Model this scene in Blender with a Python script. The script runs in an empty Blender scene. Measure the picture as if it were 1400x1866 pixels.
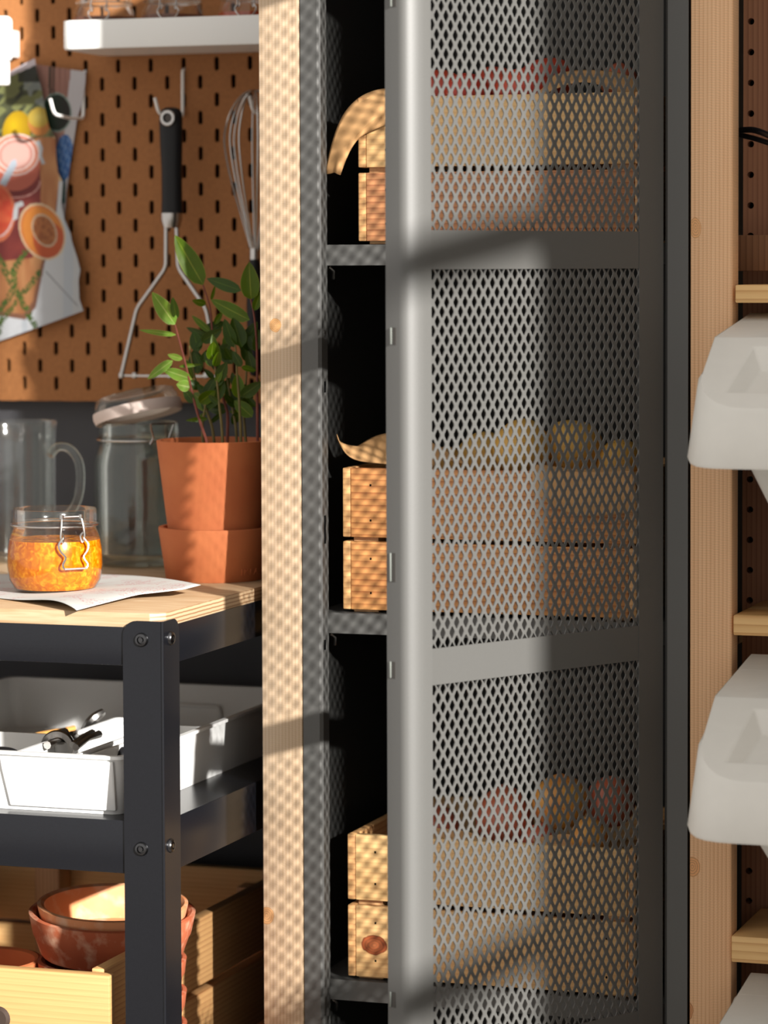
import bpy, bmesh, math, random
from mathutils import Vector, Matrix, Quaternion
random.seed(7)
S = bpy.context.scene
COL = S.collection

# ------------------------------------------------------------------ camera
F = 5700.0                       # focal length in pixels of the 1400x1866 frame
TH = math.atan(1924 / F); PIT = math.atan(F / 114000); ROLL = 0.0035
CX, HY = 700.0, 487.0
PY = HY + F * math.tan(PIT)
CZ = 1.18                        # camera height above the floor
fwd = Vector((-math.sin(TH) * math.cos(PIT), math.cos(TH) * math.cos(PIT), -math.sin(PIT)))
rgt = Vector((math.cos(TH), math.sin(TH), 0)); upv = rgt.cross(fwd)
r_ = rgt * math.cos(ROLL) - upv * math.sin(ROLL); u_ = rgt * math.sin(ROLL) + upv * math.cos(ROLL)
cam_d = bpy.data.cameras.new('camera'); cam = bpy.data.objects.new('camera', cam_d); COL.objects.link(cam)
cam.matrix_world = Matrix(((r_.x, u_.x, -fwd.x, 0), (r_.y, u_.y, -fwd.y, 0), (r_.z, u_.z, -fwd.z, CZ), (0, 0, 0, 1)))
cam_d.sensor_fit = 'VERTICAL'; cam_d.sensor_height = 36.0
cam_d.lens = F / 1866 * 36.0
cam_d.shift_y = (PY - 933.0) / 1866
cam_d.clip_start = 0.05
cam_d.dof.use_dof = True; cam_d.dof.focus_distance = 3.02; cam_d.dof.aperture_fstop = 4.6
S.camera = cam
S.view_settings.view_transform = 'Standard'; S.view_settings.look = 'None'
S.view_settings.gamma = 1.0; S.view_settings.use_curve_mapping = False
S.view_settings.exposure = 0.0

# ------------------------------------------------------------------ light
W = bpy.data.worlds.new('world'); S.world = W; W.use_nodes = True
W.node_tree.nodes['Background'].inputs[0].default_value = (1.0, 0.955, 0.90, 1)
W.node_tree.nodes['Background'].inputs[1].default_value = 0.86
sun_d = bpy.data.lights.new('sun', 'SUN'); sun = bpy.data.objects.new('sun', sun_d); COL.objects.link(sun)
sun_d.energy = 11.5; sun_d.angle = math.radians(1.3); sun_d.color = (1.0, 0.965, 0.91)
SUN = Vector((-1.18, 1.0, -0.50))
sun.rotation_euler = SUN.to_track_quat('-Z', 'Y').to_euler(); sun.location = (3, 0, 3)

def ray(x, y): return r_ * ((x - CX) / F) - u_ * ((y - PY) / F) + fwd
def atY(x, y, d):
    v = ray(x, y); v = v * (d / v.y); return Vector((v.x, v.y, v.z + CZ))
def atX(x, y, X):
    v = ray(x, y); v = v * (X / v.x); return Vector((v.x, v.y, v.z + CZ))
def atZ(x, y, z):
    v = ray(x, y); v = v * ((z - CZ) / v.z); return Vector((v.x, v.y, v.z + CZ))

# ------------------------------------------------------------------ materials
MATS = {}
def new_mat(name):
    m = bpy.data.materials.new(name); m.use_nodes = True
    nt = m.node_tree; b = nt.nodes['Principled BSDF']
    return m, nt, b
def lk(nt, a, b): nt.links.new(a, b)
def plain(name, col, rough=0.5, metal=0.0, spec=0.5, noise=0.0, nscale=60, bump=0.0, **kw):
    if name in MATS: return MATS[name]
    m, nt, b = new_mat(name)
    b.inputs['Base Color'].default_value = (*col, 1); b.inputs['Roughness'].default_value = rough
    b.inputs['Metallic'].default_value = metal; b.inputs['Specular IOR Level'].default_value = spec
    for k, v in kw.items(): b.inputs[k.replace('_', ' ')].default_value = v
    if noise or bump:
        tc = nt.nodes.new('ShaderNodeTexCoord'); n = nt.nodes.new('ShaderNodeTexNoise')
        n.inputs['Scale'].default_value = nscale; n.inputs['Detail'].default_value = 4
        lk(nt, tc.outputs['Object'], n.inputs['Vector'])
        if noise:
            r = nt.nodes.new('ShaderNodeValToRGB')
            r.color_ramp.elements[0].position = .3; r.color_ramp.elements[1].position = .7
            r.color_ramp.elements[0].color = (*[max(0, c * (1 - noise)) for c in col], 1)
            r.color_ramp.elements[1].color = (*[min(1, c * (1 + noise)) for c in col], 1)
            lk(nt, n.outputs['Fac'], r.inputs['Fac']); lk(nt, r.outputs['Color'], b.inputs['Base Color'])
        if bump:
            bp = nt.nodes.new('ShaderNodeBump'); bp.inputs['Strength'].default_value = bump; bp.inputs['Distance'].default_value = .001
            lk(nt, n.outputs['Fac'], bp.inputs['Height']); lk(nt, bp.outputs['Normal'], b.inputs['Normal'])
    MATS[name] = m; return m
def wood(name, light, dark, axis, period=.006, knots=(), rough=.55, contrast=1.0, rnd=True, line=.5):
    """pine: streaks and growth rings running along `axis` (0,1,2); knots = (centre xyz object space, (ru along, rv across), axes)"""
    m, nt, b = new_mat(name); N = nt.nodes
    tc = N.new('ShaderNodeTexCoord'); v = tc.outputs['Object']
    if rnd:
        oi = N.new('ShaderNodeObjectInfo'); mu = N.new('ShaderNodeVectorMath'); mu.operation = 'MULTIPLY'
        cb = N.new('ShaderNodeCombineXYZ')
        for i in range(3): lk(nt, oi.outputs['Random'], cb.inputs[i])
        mu.inputs[1].default_value = (3.1, 4.3, 5.7); lk(nt, cb.outputs[0], mu.inputs[0])
        ad = N.new('ShaderNodeVectorMath'); ad.operation = 'ADD'; lk(nt, v, ad.inputs[0]); lk(nt, mu.outputs[0], ad.inputs[1]); vv = ad.outputs[0]
    else: vv = v
    # warp
    kdist = None
    mp = N.new('ShaderNodeMapping'); sc = [1, 1, 1]; sc[axis] = .035; mp.inputs['Scale'].default_value = sc; lk(nt, vv, mp.inputs['Vector'])
    n1 = N.new('ShaderNodeTexNoise'); n1.inputs['Scale'].default_value = 25; n1.inputs['Detail'].default_value = 3; lk(nt, mp.outputs[0], n1.inputs['Vector'])
    n2 = N.new('ShaderNodeTexNoise'); n2.inputs['Scale'].default_value = 420; n2.inputs['Detail'].default_value = 3; lk(nt, mp.outputs[0], n2.inputs['Vector'])
    wv = N.new('ShaderNodeTexWave'); wv.wave_type = 'BANDS'; wv.bands_direction = 'X' if axis == 2 else 'Z'; wv.wave_profile = 'SAW'
    wv.inputs['Scale'].default_value = .314 / period; wv.inputs['Distortion'].default_value = 1.6 if axis == 2 else 3.2
    wv.inputs['Detail'].default_value = 2; wv.inputs['Detail Scale'].default_value = .35; lk(nt, mp.outputs[0], wv.inputs['Vector'])
    def math_(op, a, c):
        q = N.new('ShaderNodeMath'); q.operation = op
        for i, t in enumerate((a, c)):
            if t is None: continue
            if isinstance(t, (int, float)): q.inputs[i].default_value = t
            else: lk(nt, t, q.inputs[i])
        return q.outputs[0]
    pw = math_('POWER', wv.outputs['Fac'], 3.0)
    f = math_('ADD', math_('MULTIPLY', pw, line), math_('ADD', math_('MULTIPLY', n1.outputs['Fac'], .55), math_('MULTIPLY', n2.outputs['Fac'], .35)))
    r = N.new('ShaderNodeValToRGB'); r.color_ramp.elements[0].position = .35; r.color_ramp.elements[1].position = 1.05
    mid = [(a + c) / 2 for a, c in zip(light, dark)]; dk = [m_ + (d - m_) * contrast for m_, d in zip(light, dark)]
    r.color_ramp.elements[0].color = (*light, 1); r.color_ramp.elements[1].color = (*dk, 1)
    lk(nt, f, r.inputs['Fac']); col = r.outputs['Color']
    for (c, rad, kc) in knots:
        sb = N.new('ShaderNodeVectorMath'); sb.operation = 'SUBTRACT'; lk(nt, v, sb.inputs[0]); sb.inputs[1].default_value = c
        dv = N.new('ShaderNodeVectorMath'); dv.operation = 'DIVIDE'; lk(nt, sb.outputs[0], dv.inputs[0]); dv.inputs[1].default_value = rad
        ln = N.new('ShaderNodeVectorMath'); ln.operation = 'LENGTH'; lk(nt, dv.outputs[0], ln.inputs[0])
        nn = N.new('ShaderNodeTexNoise'); nn.inputs['Scale'].default_value = 120; lk(nt, v, nn.inputs['Vector'])
        dd = math_('ADD', ln.outputs['Value'], math_('MULTIPLY', math_('SUBTRACT', nn.outputs['Fac'], .5), .35))
        rr = N.new('ShaderNodeValToRGB'); e = rr.color_ramp.elements
        e[0].position = .0; e[0].color = (.9, .9, .9, 1); e[1].position = 1.25; e[1].color = (0, 0, 0, 1)
        q = e.new(.92); q.color = (1, 1, 1, 1); q = e.new(1.02); q.color = (.15, .15, .15, 1)
        lk(nt, dd, rr.inputs['Fac'])
        ring = math_('SINE', math_('MULTIPLY', dd, 26.0), None)
        rc = N.new('ShaderNodeMix'); rc.data_type = 'RGBA'; lk(nt, math_('ADD', math_('MULTIPLY', ring, .4), .5), rc.inputs[0])
        rc.inputs[6].default_value = (*[k * .75 for k in kc], 1); rc.inputs[7].default_value = (*[min(1, k * 1.3) for k in kc], 1)
        mx = N.new('ShaderNodeMix'); mx.data_type = 'RGBA'; lk(nt, rr.outputs['Color'], mx.inputs[0]); lk(nt, col, mx.inputs[6]); lk(nt, rc.outputs[2], mx.inputs[7])
        col = mx.outputs[2]
    lk(nt, col, b.inputs['Base Color']); b.inputs['Roughness'].default_value = rough
    bp = N.new('ShaderNodeBump'); bp.inputs['Strength'].default_value = .04; bp.inputs['Distance'].default_value = .0004
    lk(nt, f, bp.inputs['Height']); lk(nt, bp.outputs[0], b.inputs['Normal'])
    return m
def glass(name, tint=(.97, .98, .97), strength=.38):
    m = bpy.data.materials.new(name); m.use_nodes = True; nt = m.node_tree; nt.nodes.clear(); N = nt.nodes
    out = N.new('ShaderNodeOutputMaterial'); t = N.new('ShaderNodeBsdfTransparent'); t.inputs[0].default_value = (*tint, 1)
    g = N.new('ShaderNodeBsdfGlossy'); g.inputs['Roughness'].default_value = .09; g.inputs[0].default_value = (1, 1, 1, 1)
    fr = N.new('ShaderNodeLayerWeight'); fr.inputs['Blend'].default_value = .25
    mu = N.new('ShaderNodeMath'); mu.operation = 'MULTIPLY_ADD'; lk(nt, fr.outputs['Fresnel'], mu.inputs[0]); mu.inputs[1].default_value = strength; mu.inputs[2].default_value = .03
    mu.use_clamp = True
    tc = N.new('ShaderNodeTexCoord'); n = N.new('ShaderNodeTexNoise'); n.inputs['Scale'].default_value = 35; lk(nt, tc.outputs['Object'], n.inputs['Vector'])
    bp = N.new('ShaderNodeBump'); bp.inputs['Strength'].default_value = .15; bp.inputs['Distance'].default_value = .003; lk(nt, n.outputs['Fac'], bp.inputs['Height'])
    lk(nt, bp.outputs[0], g.inputs['Normal'])
    mx = N.new('ShaderNodeMixShader'); lk(nt, mu.outputs[0], mx.inputs[0]); lk(nt, t.outputs[0], mx.inputs[1]); lk(nt, g.outputs[0], mx.inputs[2])
    lk(nt, mx.outputs[0], out.inputs[0]); return m
def vcol(name, rough=.6, spec=.3):
    m, nt, b = new_mat(name); a = nt.nodes.new('ShaderNodeVertexColor'); a.layer_name = 'print'
    lk(nt, a.outputs['Color'], b.inputs['Base Color']); b.inputs['Roughness'].default_value = rough; b.inputs['Specular IOR Level'].default_value = spec
    return m
def lin(r, g, b_): return tuple(((c / 255 + .055) / 1.055) ** 2.4 if c > 10 else c / 255 / 12.92 for c in (r, g, b_))

M_WALL = plain('wall_dark_grey', (.055, .055, .062), .7, noise=.06, nscale=15)
M_PLASTER = plain('wall_plaster', (.72, .69, .64), .9, noise=.05)
M_FLOOR = plain('floor_concrete', (.30, .27, .24), .6, noise=.2, nscale=8)
M_PEG = plain('pegboard_fibre', lin(150, 99, 58), .7, noise=.10, nscale=220, spec=.25)
M_WHITE = plain('white_plastic', (.80, .80, .79), .38)
M_WHITEM = plain('white_enamel', (.80, .80, .78), .35)
M_BIN = plain('bin_plastic', (.74, .72, .67), .42, noise=.015)
M_BLACK = plain('black_paint', (.0060, .0064, .0085), .28, noise=.12, nscale=900, bump=.02, spec=.36)
M_GREY = plain('grey_paint', (.082, .081, .077), .46, noise=.03, nscale=700, bump=.03, spec=.62)
M_GREYSHADE = plain('grey_paint_shaded', (.020, .020, .019), .55, noise=.03, nscale=700, spec=.3)  # cabinet grey darkened to imitate the deep shade inside
M_DARK = plain('dark_gap', (.003, .003, .003), .9, spec=.05)
M_STEEL = plain('steel', (.50, .48, .46), .25, 1.0)
M_STEELD = plain('steel_dark', (.34, .33, .32), .3, 1.0)
M_BLKPL = plain('black_plastic', (.009, .009, .010), .45, spec=.25)
M_GLASS = glass('clear_glass')
M_GLASSG = glass('green_tinted_glass', (.93, .95, .92), .5)
M_KRAFT = plain('kraft_paper', lin(196, 152, 104), .8, noise=.12, nscale=40, spec=.2)
M_LEFTPOST = None
M_PINE_F = wood('pine_box_front', lin(236, 196, 136), lin(200, 144, 88), 0, .0050, line=.30)
M_PINE_S = wood('pine_box_side', lin(216, 170, 114), lin(170, 112, 66), 1, .0055, line=.4)
M_PINE_END = wood('pine_end_grain', lin(222, 180, 128), lin(172, 116, 74), 1, .006, line=.4)
M_PINE_O = wood('pine_orange_front', lin(218, 156, 94), lin(160, 92, 48), 0, .0060, line=.55)
M_PINE_R = wood('pine_red_front', lin(206, 146, 98), lin(152, 88, 54), 0, .0055, line=.5)
M_PINE_V = wood('pine_upright', lin(222, 178, 134), lin(184, 130, 86), 2, .0045, line=.6)
M_PINE_X = wood('pine_shelf', lin(240, 198, 136), lin(206, 152, 92), 0, .008, line=.6)
M_PINE_DK = wood('pine_rear', lin(150, 106, 74), lin(110, 72, 48), 2, .006)

# ------------------------------------------------------------------ object helpers
def tag(o, label=None, cat=None, group=None, kind=None):
    if label: o['label'] = label
    if cat: o['category'] = cat
    if group: o['group'] = group
    if kind: o['kind'] = kind
    return o
def root(name, label, cat, loc, group=None):
    o = bpy.data.objects.new(name, None); o.empty_display_size = .02; COL.objects.link(o); o.location = loc
    return tag(o, label, cat, group)
def wloc(o):
    v = Vector((0, 0, 0))
    while o is not None: v = v + Vector(o.location); o = o.parent
    return v
class MB:
    def __init__(s): s.v = []; s.f = []; s.c = None
    def add(s, vs, fs):
        n = len(s.v); s.v += [Vector(p) for p in vs]; s.f += [tuple(i + n for i in q) for q in fs]; return s
    def box(s, x0, x1, y0, y1, z0, z1):
        return s.hexa([(x0, y0, z0), (x1, y0, z0), (x1, y1, z0), (x0, y1, z0), (x0, y0, z1), (x1, y0, z1), (x1, y1, z1), (x0, y1, z1)])
    def hexa(s, p):
        return s.add(p, [(0, 3, 2, 1), (4, 5, 6, 7), (0, 1, 5, 4), (1, 2, 6, 5), (2, 3, 7, 6), (3, 0, 4, 7)])
    def prism(s, poly, off):
        n = len(poly); off = Vector(off); a = [Vector(p) for p in poly]
        return s.add(a + [p + off for p in a], [tuple(range(n))[::-1], tuple(range(n, 2 * n))] + [(i, (i + 1) % n, n + (i + 1) % n, n + i) for i in range(n)])
    def tube(s, path, r, seg=8, closed=False, caps=True):
        P = [Vector(p) for p in path]; n = len(P); R = r if isinstance(r, (list, tuple)) else [r] * n
        vs = []; prev = None
        for i, p in enumerate(P):
            if closed: t = (P[(i + 1) % n] - P[i - 1])
            else: t = P[min(i + 1, n - 1)] - P[max(i - 1, 0)]
            t.normalize()
            if prev is None:
                a = t.orthogonal().normalized()
            else:
                a = (prev - t * prev.dot(t)); a = a.normalized() if a.length > 1e-6 else t.orthogonal().normalized()
            prev = a; b = t.cross(a)
            for k in range(seg):
                an = 2 * math.pi * k / seg; vs.append(p + (a * math.cos(an) + b * math.sin(an)) * R[i])
        fs = []
        m = n if closed else n - 1
        for i in range(m):
            j = (i + 1) % n
            for k in range(seg): fs.append((i * seg + k, i * seg + (k + 1) % seg, j * seg + (k + 1) % seg, j * seg + k))
        if caps and not closed: fs += [tuple(range(seg))[::-1], tuple(range((n - 1) * seg, n * seg))]
        return s.add(vs, fs)
    def lathe(s, prof, c, seg=48, mat=None, closed=False):
        c = Vector(c); vs = []; fs = []; n = len(prof)
        for (r, z) in prof:
            for k in range(seg):
                an = 2 * math.pi * k / seg; p = Vector((r * math.cos(an), r * math.sin(an), z))
                if mat is not None: p = mat @ p
                vs.append(c + p)
        for i in range(n if closed else n - 1):
            j = (i + 1) % n
            for k in range(seg): fs.append((i * seg + k, i * seg + (k + 1) % seg, j * seg + (k + 1) % seg, j * seg + k))
        if not closed:
            if prof[0][0] > 1e-6: fs.append(tuple(range(seg))[::-1])
            if prof[-1][0] > 1e-6: fs.append(tuple(range((n - 1) * seg, n * seg)))
        return s.add(vs, fs)
    def open_lathe(s, prof, c, seg=48, mat=None):
        n0 = len(s.f); s.lathe(prof, c, seg, mat)
        s.f = [q for q in s.f if len(q) == 4]; return s
    def grid(s, nu, nv, fn):
        vs = [fn(i / nu, j / nv) for j in range(nv + 1) for i in range(nu + 1)]
        return s.add(vs, [(j * (nu + 1) + i, j * (nu + 1) + i + 1, (j + 1) * (nu + 1) + i + 1, (j + 1) * (nu + 1) + i) for j in range(nv) for i in range(nu)])
    def build(s, name, mat, parent=None, bevel=0.0, smooth=False, base=None, label=None, segs=2, solid=0.0):
        org = wloc(parent) if parent is not None else Vector(base if base is not None else (0, 0, 0))
        me = bpy.data.meshes.new(name); me.from_pydata([tuple(p - org) for p in s.v], [], s.f)
        bm = bmesh.new(); bm.from_mesh(me)
        bmesh.ops.remove_doubles(bm, verts=bm.verts, dist=1e-6)
        bmesh.ops.recalc_face_normals(bm, faces=bm.faces)
        if bevel: bmesh.ops.bevel(bm, geom=[e for e in bm.edges if e.is_manifold and e.calc_face_angle(0) > .5], offset=bevel, segments=segs, profile=.5, affect='EDGES', clamp_overlap=True)
        bm.to_mesh(me); bm.free()
        if smooth or bevel:
            me.shade_smooth(); me.set_sharp_from_angle(angle=math.radians(38))
        o = bpy.data.objects.new(name, me); COL.objects.link(o); me.materials.append(mat)
        if parent is not None: o.parent = parent
        else: o.location = org
        if solid:
            md = o.modifiers.new('thickness', 'SOLIDIFY'); md.thickness = solid; md.offset = 0
        if label: o['label'] = label
        return o
def bx(x0, x1, y0, y1, z0, z1): return MB().box(x0, x1, y0, y1, z0, z1)
def smoothpath(P, k=6):
    P = [Vector(p) for p in P]; out = []
    for i in range(len(P) - 1):
        p0 = P[max(i - 1, 0)]; p1 = P[i]; p2 = P[i + 1]; p3 = P[min(i + 2, len(P) - 1)]
        for j in range(k):
            t = j / k; out.append(.5 * ((2 * p1) + (p2 - p0) * t + (2 * p0 - 5 * p1 + 4 * p2 - p3) * t * t + (3 * p1 - p0 - 3 * p2 + p3) * t ** 3))
    out.append(P[-1]); return out
def roundpath(P, rad, k=5):
    """polyline with rounded corners"""
    P = [Vector(p) for p in P]; out = [P[0]]
    for i in range(1, len(P) - 1):
        a = (P[i - 1] - P[i]); b = (P[i + 1] - P[i]); d = min(rad, a.length * .45, b.length * .45)
        p = P[i] + a.normalized() * d; q = P[i] + b.normalized() * d
        for j in range(k + 1):
            t = j / k; out.append(p * (1 - t) ** 2 + P[i] * 2 * t * (1 - t) + q * t * t)
    out.append(P[-1]); return out

# ================================================================== the setting
YW = 3.275                                   # front of the pegboard
tag(bx(-2.6, .45, 3.30, 3.40, -.05, 2.6).build('wall_back', M_WALL), kind='structure')
tag(bx(-2.6, .45, -1.2, 3.30, -.06, 0).build('floor', M_FLOOR), kind='structure')
XR = .35; JY = 1.812                         # side wall with the window the sun comes through
w = MB(); w.box(XR, XR + .10, JY, 3.30, 0, 2.6); w.box(XR, XR + .10, -1.2, .1, 0, 2.6); w.box(XR, XR + .10, .1, JY, 0, .45); w.box(XR, XR + .10, .1, JY, 2.45, 2.6)
tag(w.build('wall_right', M_PLASTER), kind='structure')
wn = root('window_1', None, None, (XR + .02, 1.0, .45)); wn['kind'] = 'structure'
for z in (1.703, 1.04): bx(XR + .0, XR + .03, .1, JY, z - .017, z + .017).build('glazing_bar', M_WHITEM, wn)
bx(XR - .03, XR + .04, .1, JY, .45, .475).build('sill', M_WHITEM, wn)

# ================================================================== pegboard
P0 = atY(185.7, 153.6, YW)
peg = root('pegboard', 'tan fibre pegboard with rows of upright slots on the dark wall', 'pegboard', (-1.45, YW, atY(200, 732, YW).z))
mb = MB(); zb = atY(200, 732, YW).z; TH_B = .005
ns = 5
def slot_ring(cx, cz):
    pts = []
    for k in range(ns + 1):
        a = math.pi * k / ns; pts.append((cx + .0028 * math.cos(a), cz + .0052 + .0028 * math.sin(a)))
    for k in range(ns + 1):
        a = math.pi + math.pi * k / ns; pts.append((cx + .0028 * math.cos(a), cz - .0052 + .0028 * math.sin(a)))
    return pts
def peg_cell(mb, cx, cz, hw, hh, ring, y0, th):
    n = len(ring)
    vs = [(cx + hw, y0, cz), (cx + hw, y0, cz + hh), (cx - hw, y0, cz + hh), (cx - hw, y0, cz), (cx - hw, y0, cz - hh), (cx + hw, y0, cz - hh)]
    front = [(x, y0, z) for x, z in ring]; back = [(x, y0 + th, z) for x, z in ring]
    h = n // 2; b = 6
    up = [b + i for i in range(h)]; lo = [b + h + i for i in range(h)]
    fs = [tuple([0, 1, 2, 3] + up[::-1]), tuple([3, 4, 5, 0] + lo[::-1])]
    # side slivers between last of upper arc and first of lower arc are on the straight flanks
    fs += [(3, lo[0], up[-1]), (0, up[0], lo[-1])]
    fs += [(b + i, b + (i + 1) % n, b + n + (i + 1) % n, b + n + i) for i in range(n)]
    mb.add(vs + front + back, fs)
cols = range(-20, 21)
for c in cols:
    x = P0.x + c * .02
    if x > -1.065: continue
    for j in range(-14, 14):
        z = P0.z + j * .04 + (.02 if c % 2 else 0)
        if z - .02 < zb - .001: continue
        peg_cell(mb, x, z, .01, .02, slot_ring(x, z), YW, TH_B)
    # filler strip at the foot of each column
    zs = [P0.z + j * .04 + (.02 if c % 2 else 0) for j in range(-14, 14)]; zl = min(z for z in zs if z - .02 >= zb - .001) - .02
    if zl - zb > .0005: mb.add([(x - .01, YW, zb), (x + .01, YW, zb), (x + .01, YW, zl), (x - .01, YW, zl)], [(0, 1, 2, 3)])
xl = P0.x - 20 * .02 - .01; xr = P0.x + max(c for c in cols if P0.x + c * .02 <= -1.065) * .02 + .01
mb.add([(xl, YW, zb), (xr, YW, zb), (xr, YW + TH_B, zb), (xl, YW + TH_B, zb)], [(0, 1, 2, 3)])
mb.build('board', M_PEG, peg)
bx(xl, xr, YW + .014, YW + .02, zb + .01, zb + .9).build('hole_shade_sheet', M_DARK, peg)  # added black sheet stands in for the shade behind the slots

# ================================================================== cabinet with mesh door
DF = 2.92
XA = atY(551, 900, DF).x; XB = atY(1254, 900, DF).x
CT, CB = CZ + .44, .05
cab = root('mesh_cabinet', 'tall grey metal cabinet with its mesh door swung open', 'cabinet', ((XA + XB) / 2, DF + .15, 0))
XS = atY(586, 900, DF).x; XT = atY(1211, 900, DF).x
def frame_profile(x0, x1, d, inner):      # L: front face plus return; inner=+1 return at x1, -1 at x0
    t = .0015
    if inner > 0: return [(x0, DF), (x1 - .003, DF), (x1, DF + .003), (x1, DF + d), (x1 - t, DF + d), (x1 - t, DF + t + .002), (x0, DF + t)]
    return [(x1, DF), (x0 + .003, DF), (x0, DF + .003), (x0, DF + d), (x0 + t, DF + d), (x0 + t, DF + t + .002), (x1, DF + t)]
MB().prism([(x, y, CB) for x, y in frame_profile(XA, XS, .020, 1)], (0, 0, CT - CB)).build('frame_left', M_GREY, cab, smooth=True)
MB().prism([(x, y, CB) for x, y in frame_profile(XT, XB, .020, -1)], (0, 0, CT - CB)).build('frame_right', M_GREY, cab, smooth=True)
bx(XA, XA + .002, DF + .0015, 3.215, CB, CT).build('side_panel', M_GREYSHADE, cab)
bx(XB - .002, XB, DF + .0015, 3.215, CB, CT).build('side_panel', M_GREYSHADE, cab)
bx(XA + .002, XB - .002, 3.212, 3.215, CB, CT).build('back_panel', M_GREYSHADE, cab)
bx(XA + .002, XB - .002, DF + .0015, 3.212, CT - .002, CT).build('top_panel', M_GREY, cab)
bx(XA + .002, XB - .002, DF + .0015, 3.212, CB + .02, CB + .022).build('bottom_panel', M_GREY, cab)
SHELF = []
for zt in (.0225, -.3455, -.7165):
    z = CZ + zt; SHELF.append(z)
    s_ = MB(); s_.prism([(XA + .003, DF + .020, z), (XA + .003, 3.21, z), (XA + .003, 3.21, z - .0015), (XA + .003, DF + .0215, z - .0015), (XA + .003, DF + .0215, z - .0205), (XA + .003, DF + .020, z - .0205)], (XB - XA - .006, 0, 0))
    so = s_.build('shelf', M_GREY, cab)
    c_ = MB(); c_.tube([(XS - .0005, DF + .026, z - .022), (XS + .003, DF + .03, z - .026), (XS + .002, DF + .032, z - .034)], .0016, 6); c_.build('shelf_clip', M_STEEL, so, smooth=True)
for (x, y, h) in ((592, 705, 22), (592, 965, 56), (592, 1175, 20)):
    p = atX(592, y, XS); bx(XS - .0002, XS + .0006, p.y - .002, p.y + .002, p.z - h / 4000, p.z + h / 4000).build('latch_slot', M_DARK, cab)
# door
AD = math.radians(30); HX, HYD = atY(1213, 700, DF).x, DF
DD = Vector((math.sin(AD), math.cos(AD), 0)); NI = Vector((-math.cos(AD), math.sin(AD), 0))
def dp(s, w, z): return Vector((HX, HYD, 0)) - DD * s + NI * w + Vector((0, 0, z))
DTOP, DBOT = CZ + .408, CZ - 1.09
def cprof(outer, t):                       # offset a polyline to make sheet metal
    inn = []
    for i, p in enumerate(outer):
        a = Vector(outer[max(i - 1, 0)]); b = Vector(outer[min(i + 1, len(outer) - 1)]); d = (b - a).normalized(); inn.append((p[0] + d.y * t, p[1] - d.x * t))
    return list(outer) + inn[::-1]
def strip(mb, prof, z0, z1):
    n = len(prof); vs = [dp(s, w, z0) for s, w in prof] + [dp(s, w, z1) for s, w in prof]; h = n // 2
    fs = [(i, (i + 1) % n, n + (i + 1) % n, n + i) for i in range(n)]
    for o_ in (0, n): fs += [(o_ + i, o_ + i + 1, o_ + n - 2 - i, o_ + n - 1 - i) for i in range(h - 1)]
    mb.add(vs, fs); return mb
R = .009
arc = [(.330 - R + R * math.sin(a), R - R * math.cos(a)) for a in [math.pi / 2 * k / 8 for k in range(9)]]
door = strip(MB(), cprof([(.302, 0), (.309, .0005), (.315, .0014), (.3205, .0030), (.3250, .0052), (.3282, .0078), (.3296, .0100), (.330, .0125), (.330, .030), (.316, .030)], -.0014), DBOT, DTOP).build('door', M_GREY, cab, smooth=True)
strip(MB(), cprof([(.036, 0), (.003, 0), (.0, .003), (0, .025)], .0014), DBOT, DTOP).build('hinge_stile', M_GREY, door, smooth=True)
BARS = [(.408, .372), (.033, -.002), (-.342, -.375), (-.713, -.748), (-1.055, -1.09)]
for a, b in BARS:
    q = MB(); q.hexa([dp(.3025, .0005, CZ + b), dp(.0355, .0005, CZ + b), dp(.0355, .0019, CZ + b), dp(.3025, .0019, CZ + b), dp(.3025, .0005, CZ + a), dp(.0355, .0005, CZ + a), dp(.0355, .0019, CZ + a), dp(.3025, .0019, CZ + a)])
    q.build('crossbar', M_GREY, door)
ncol = 23.5
pw = (.302 - .036) / ncol
for k in range(4):
    zt = CZ + BARS[k][1]; zb_ = CZ + BARS[k + 1][0]; nr = 20; ph = (zt - zb_) / nr
    q = MB(); h = .61; a, b = pw / 2, ph / 2
    for r in range(-1, 2 * nr + 1):
        for c in range(-1, 25):
            s0 = .302 - (c + (.5 if r % 2 else 0) + .25) * pw; z0 = zt - (r + .5) * b
            if s0 > .306 or s0 < .031 or z0 > zt + .004 or z0 < zb_ - .004: continue
            o_ = [(a, 0), (0, b), (-a, 0), (0, -b)]
            hh = [(h * .92 * a, .10 * b), (.14 * a, h * b), (-.14 * a, h * b), (-h * .92 * a, .10 * b), (-h * .92 * a, -.10 * b), (-.14 * a, -h * b), (.14 * a, -h * b), (h * .92 * a, -.10 * b)]
            w0, w1 = .0015, .0027
            vs = []
            for wd in (w0, w1):
                vs += [dp(s0 + x, wd, z0 + y) for x, y in o_] + [dp(s0 + x, wd, z0 + y) for x, y in hh]
            fs = []
            for base in (0, 12):
                fs += [(base + 0, base + 1, base + 5, base + 4), (base + 1, base + 2, base + 7, base + 6), (base + 2, base + 3, base + 9, base + 8), (base + 3, base + 0, base + 11, base + 10),
                       (base + 1, base + 6, base + 5), (base + 2, base + 8, base + 7), (base + 3, base + 10, base + 9), (base + 0, base + 4, base + 11)]
            fs += [(4 + i, 4 + (i + 1) % 8, 16 + (i + 1) % 8, 16 + i) for i in range(8)]
            q.add(vs, fs)
    n = 'mesh_panel'; org = wloc(door)
    me = bpy.data.meshes.new(n); me.from_pydata([tuple(p - org) for p in q.v], [], q.f)
    o = bpy.data.objects.new(n, me); COL.objects.link(o); me.materials.append(M_GREY); o.parent = door; o['kind'] = 'stuff'
    o['label'] = 'grey expanded metal mesh with diamond openings'
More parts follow.
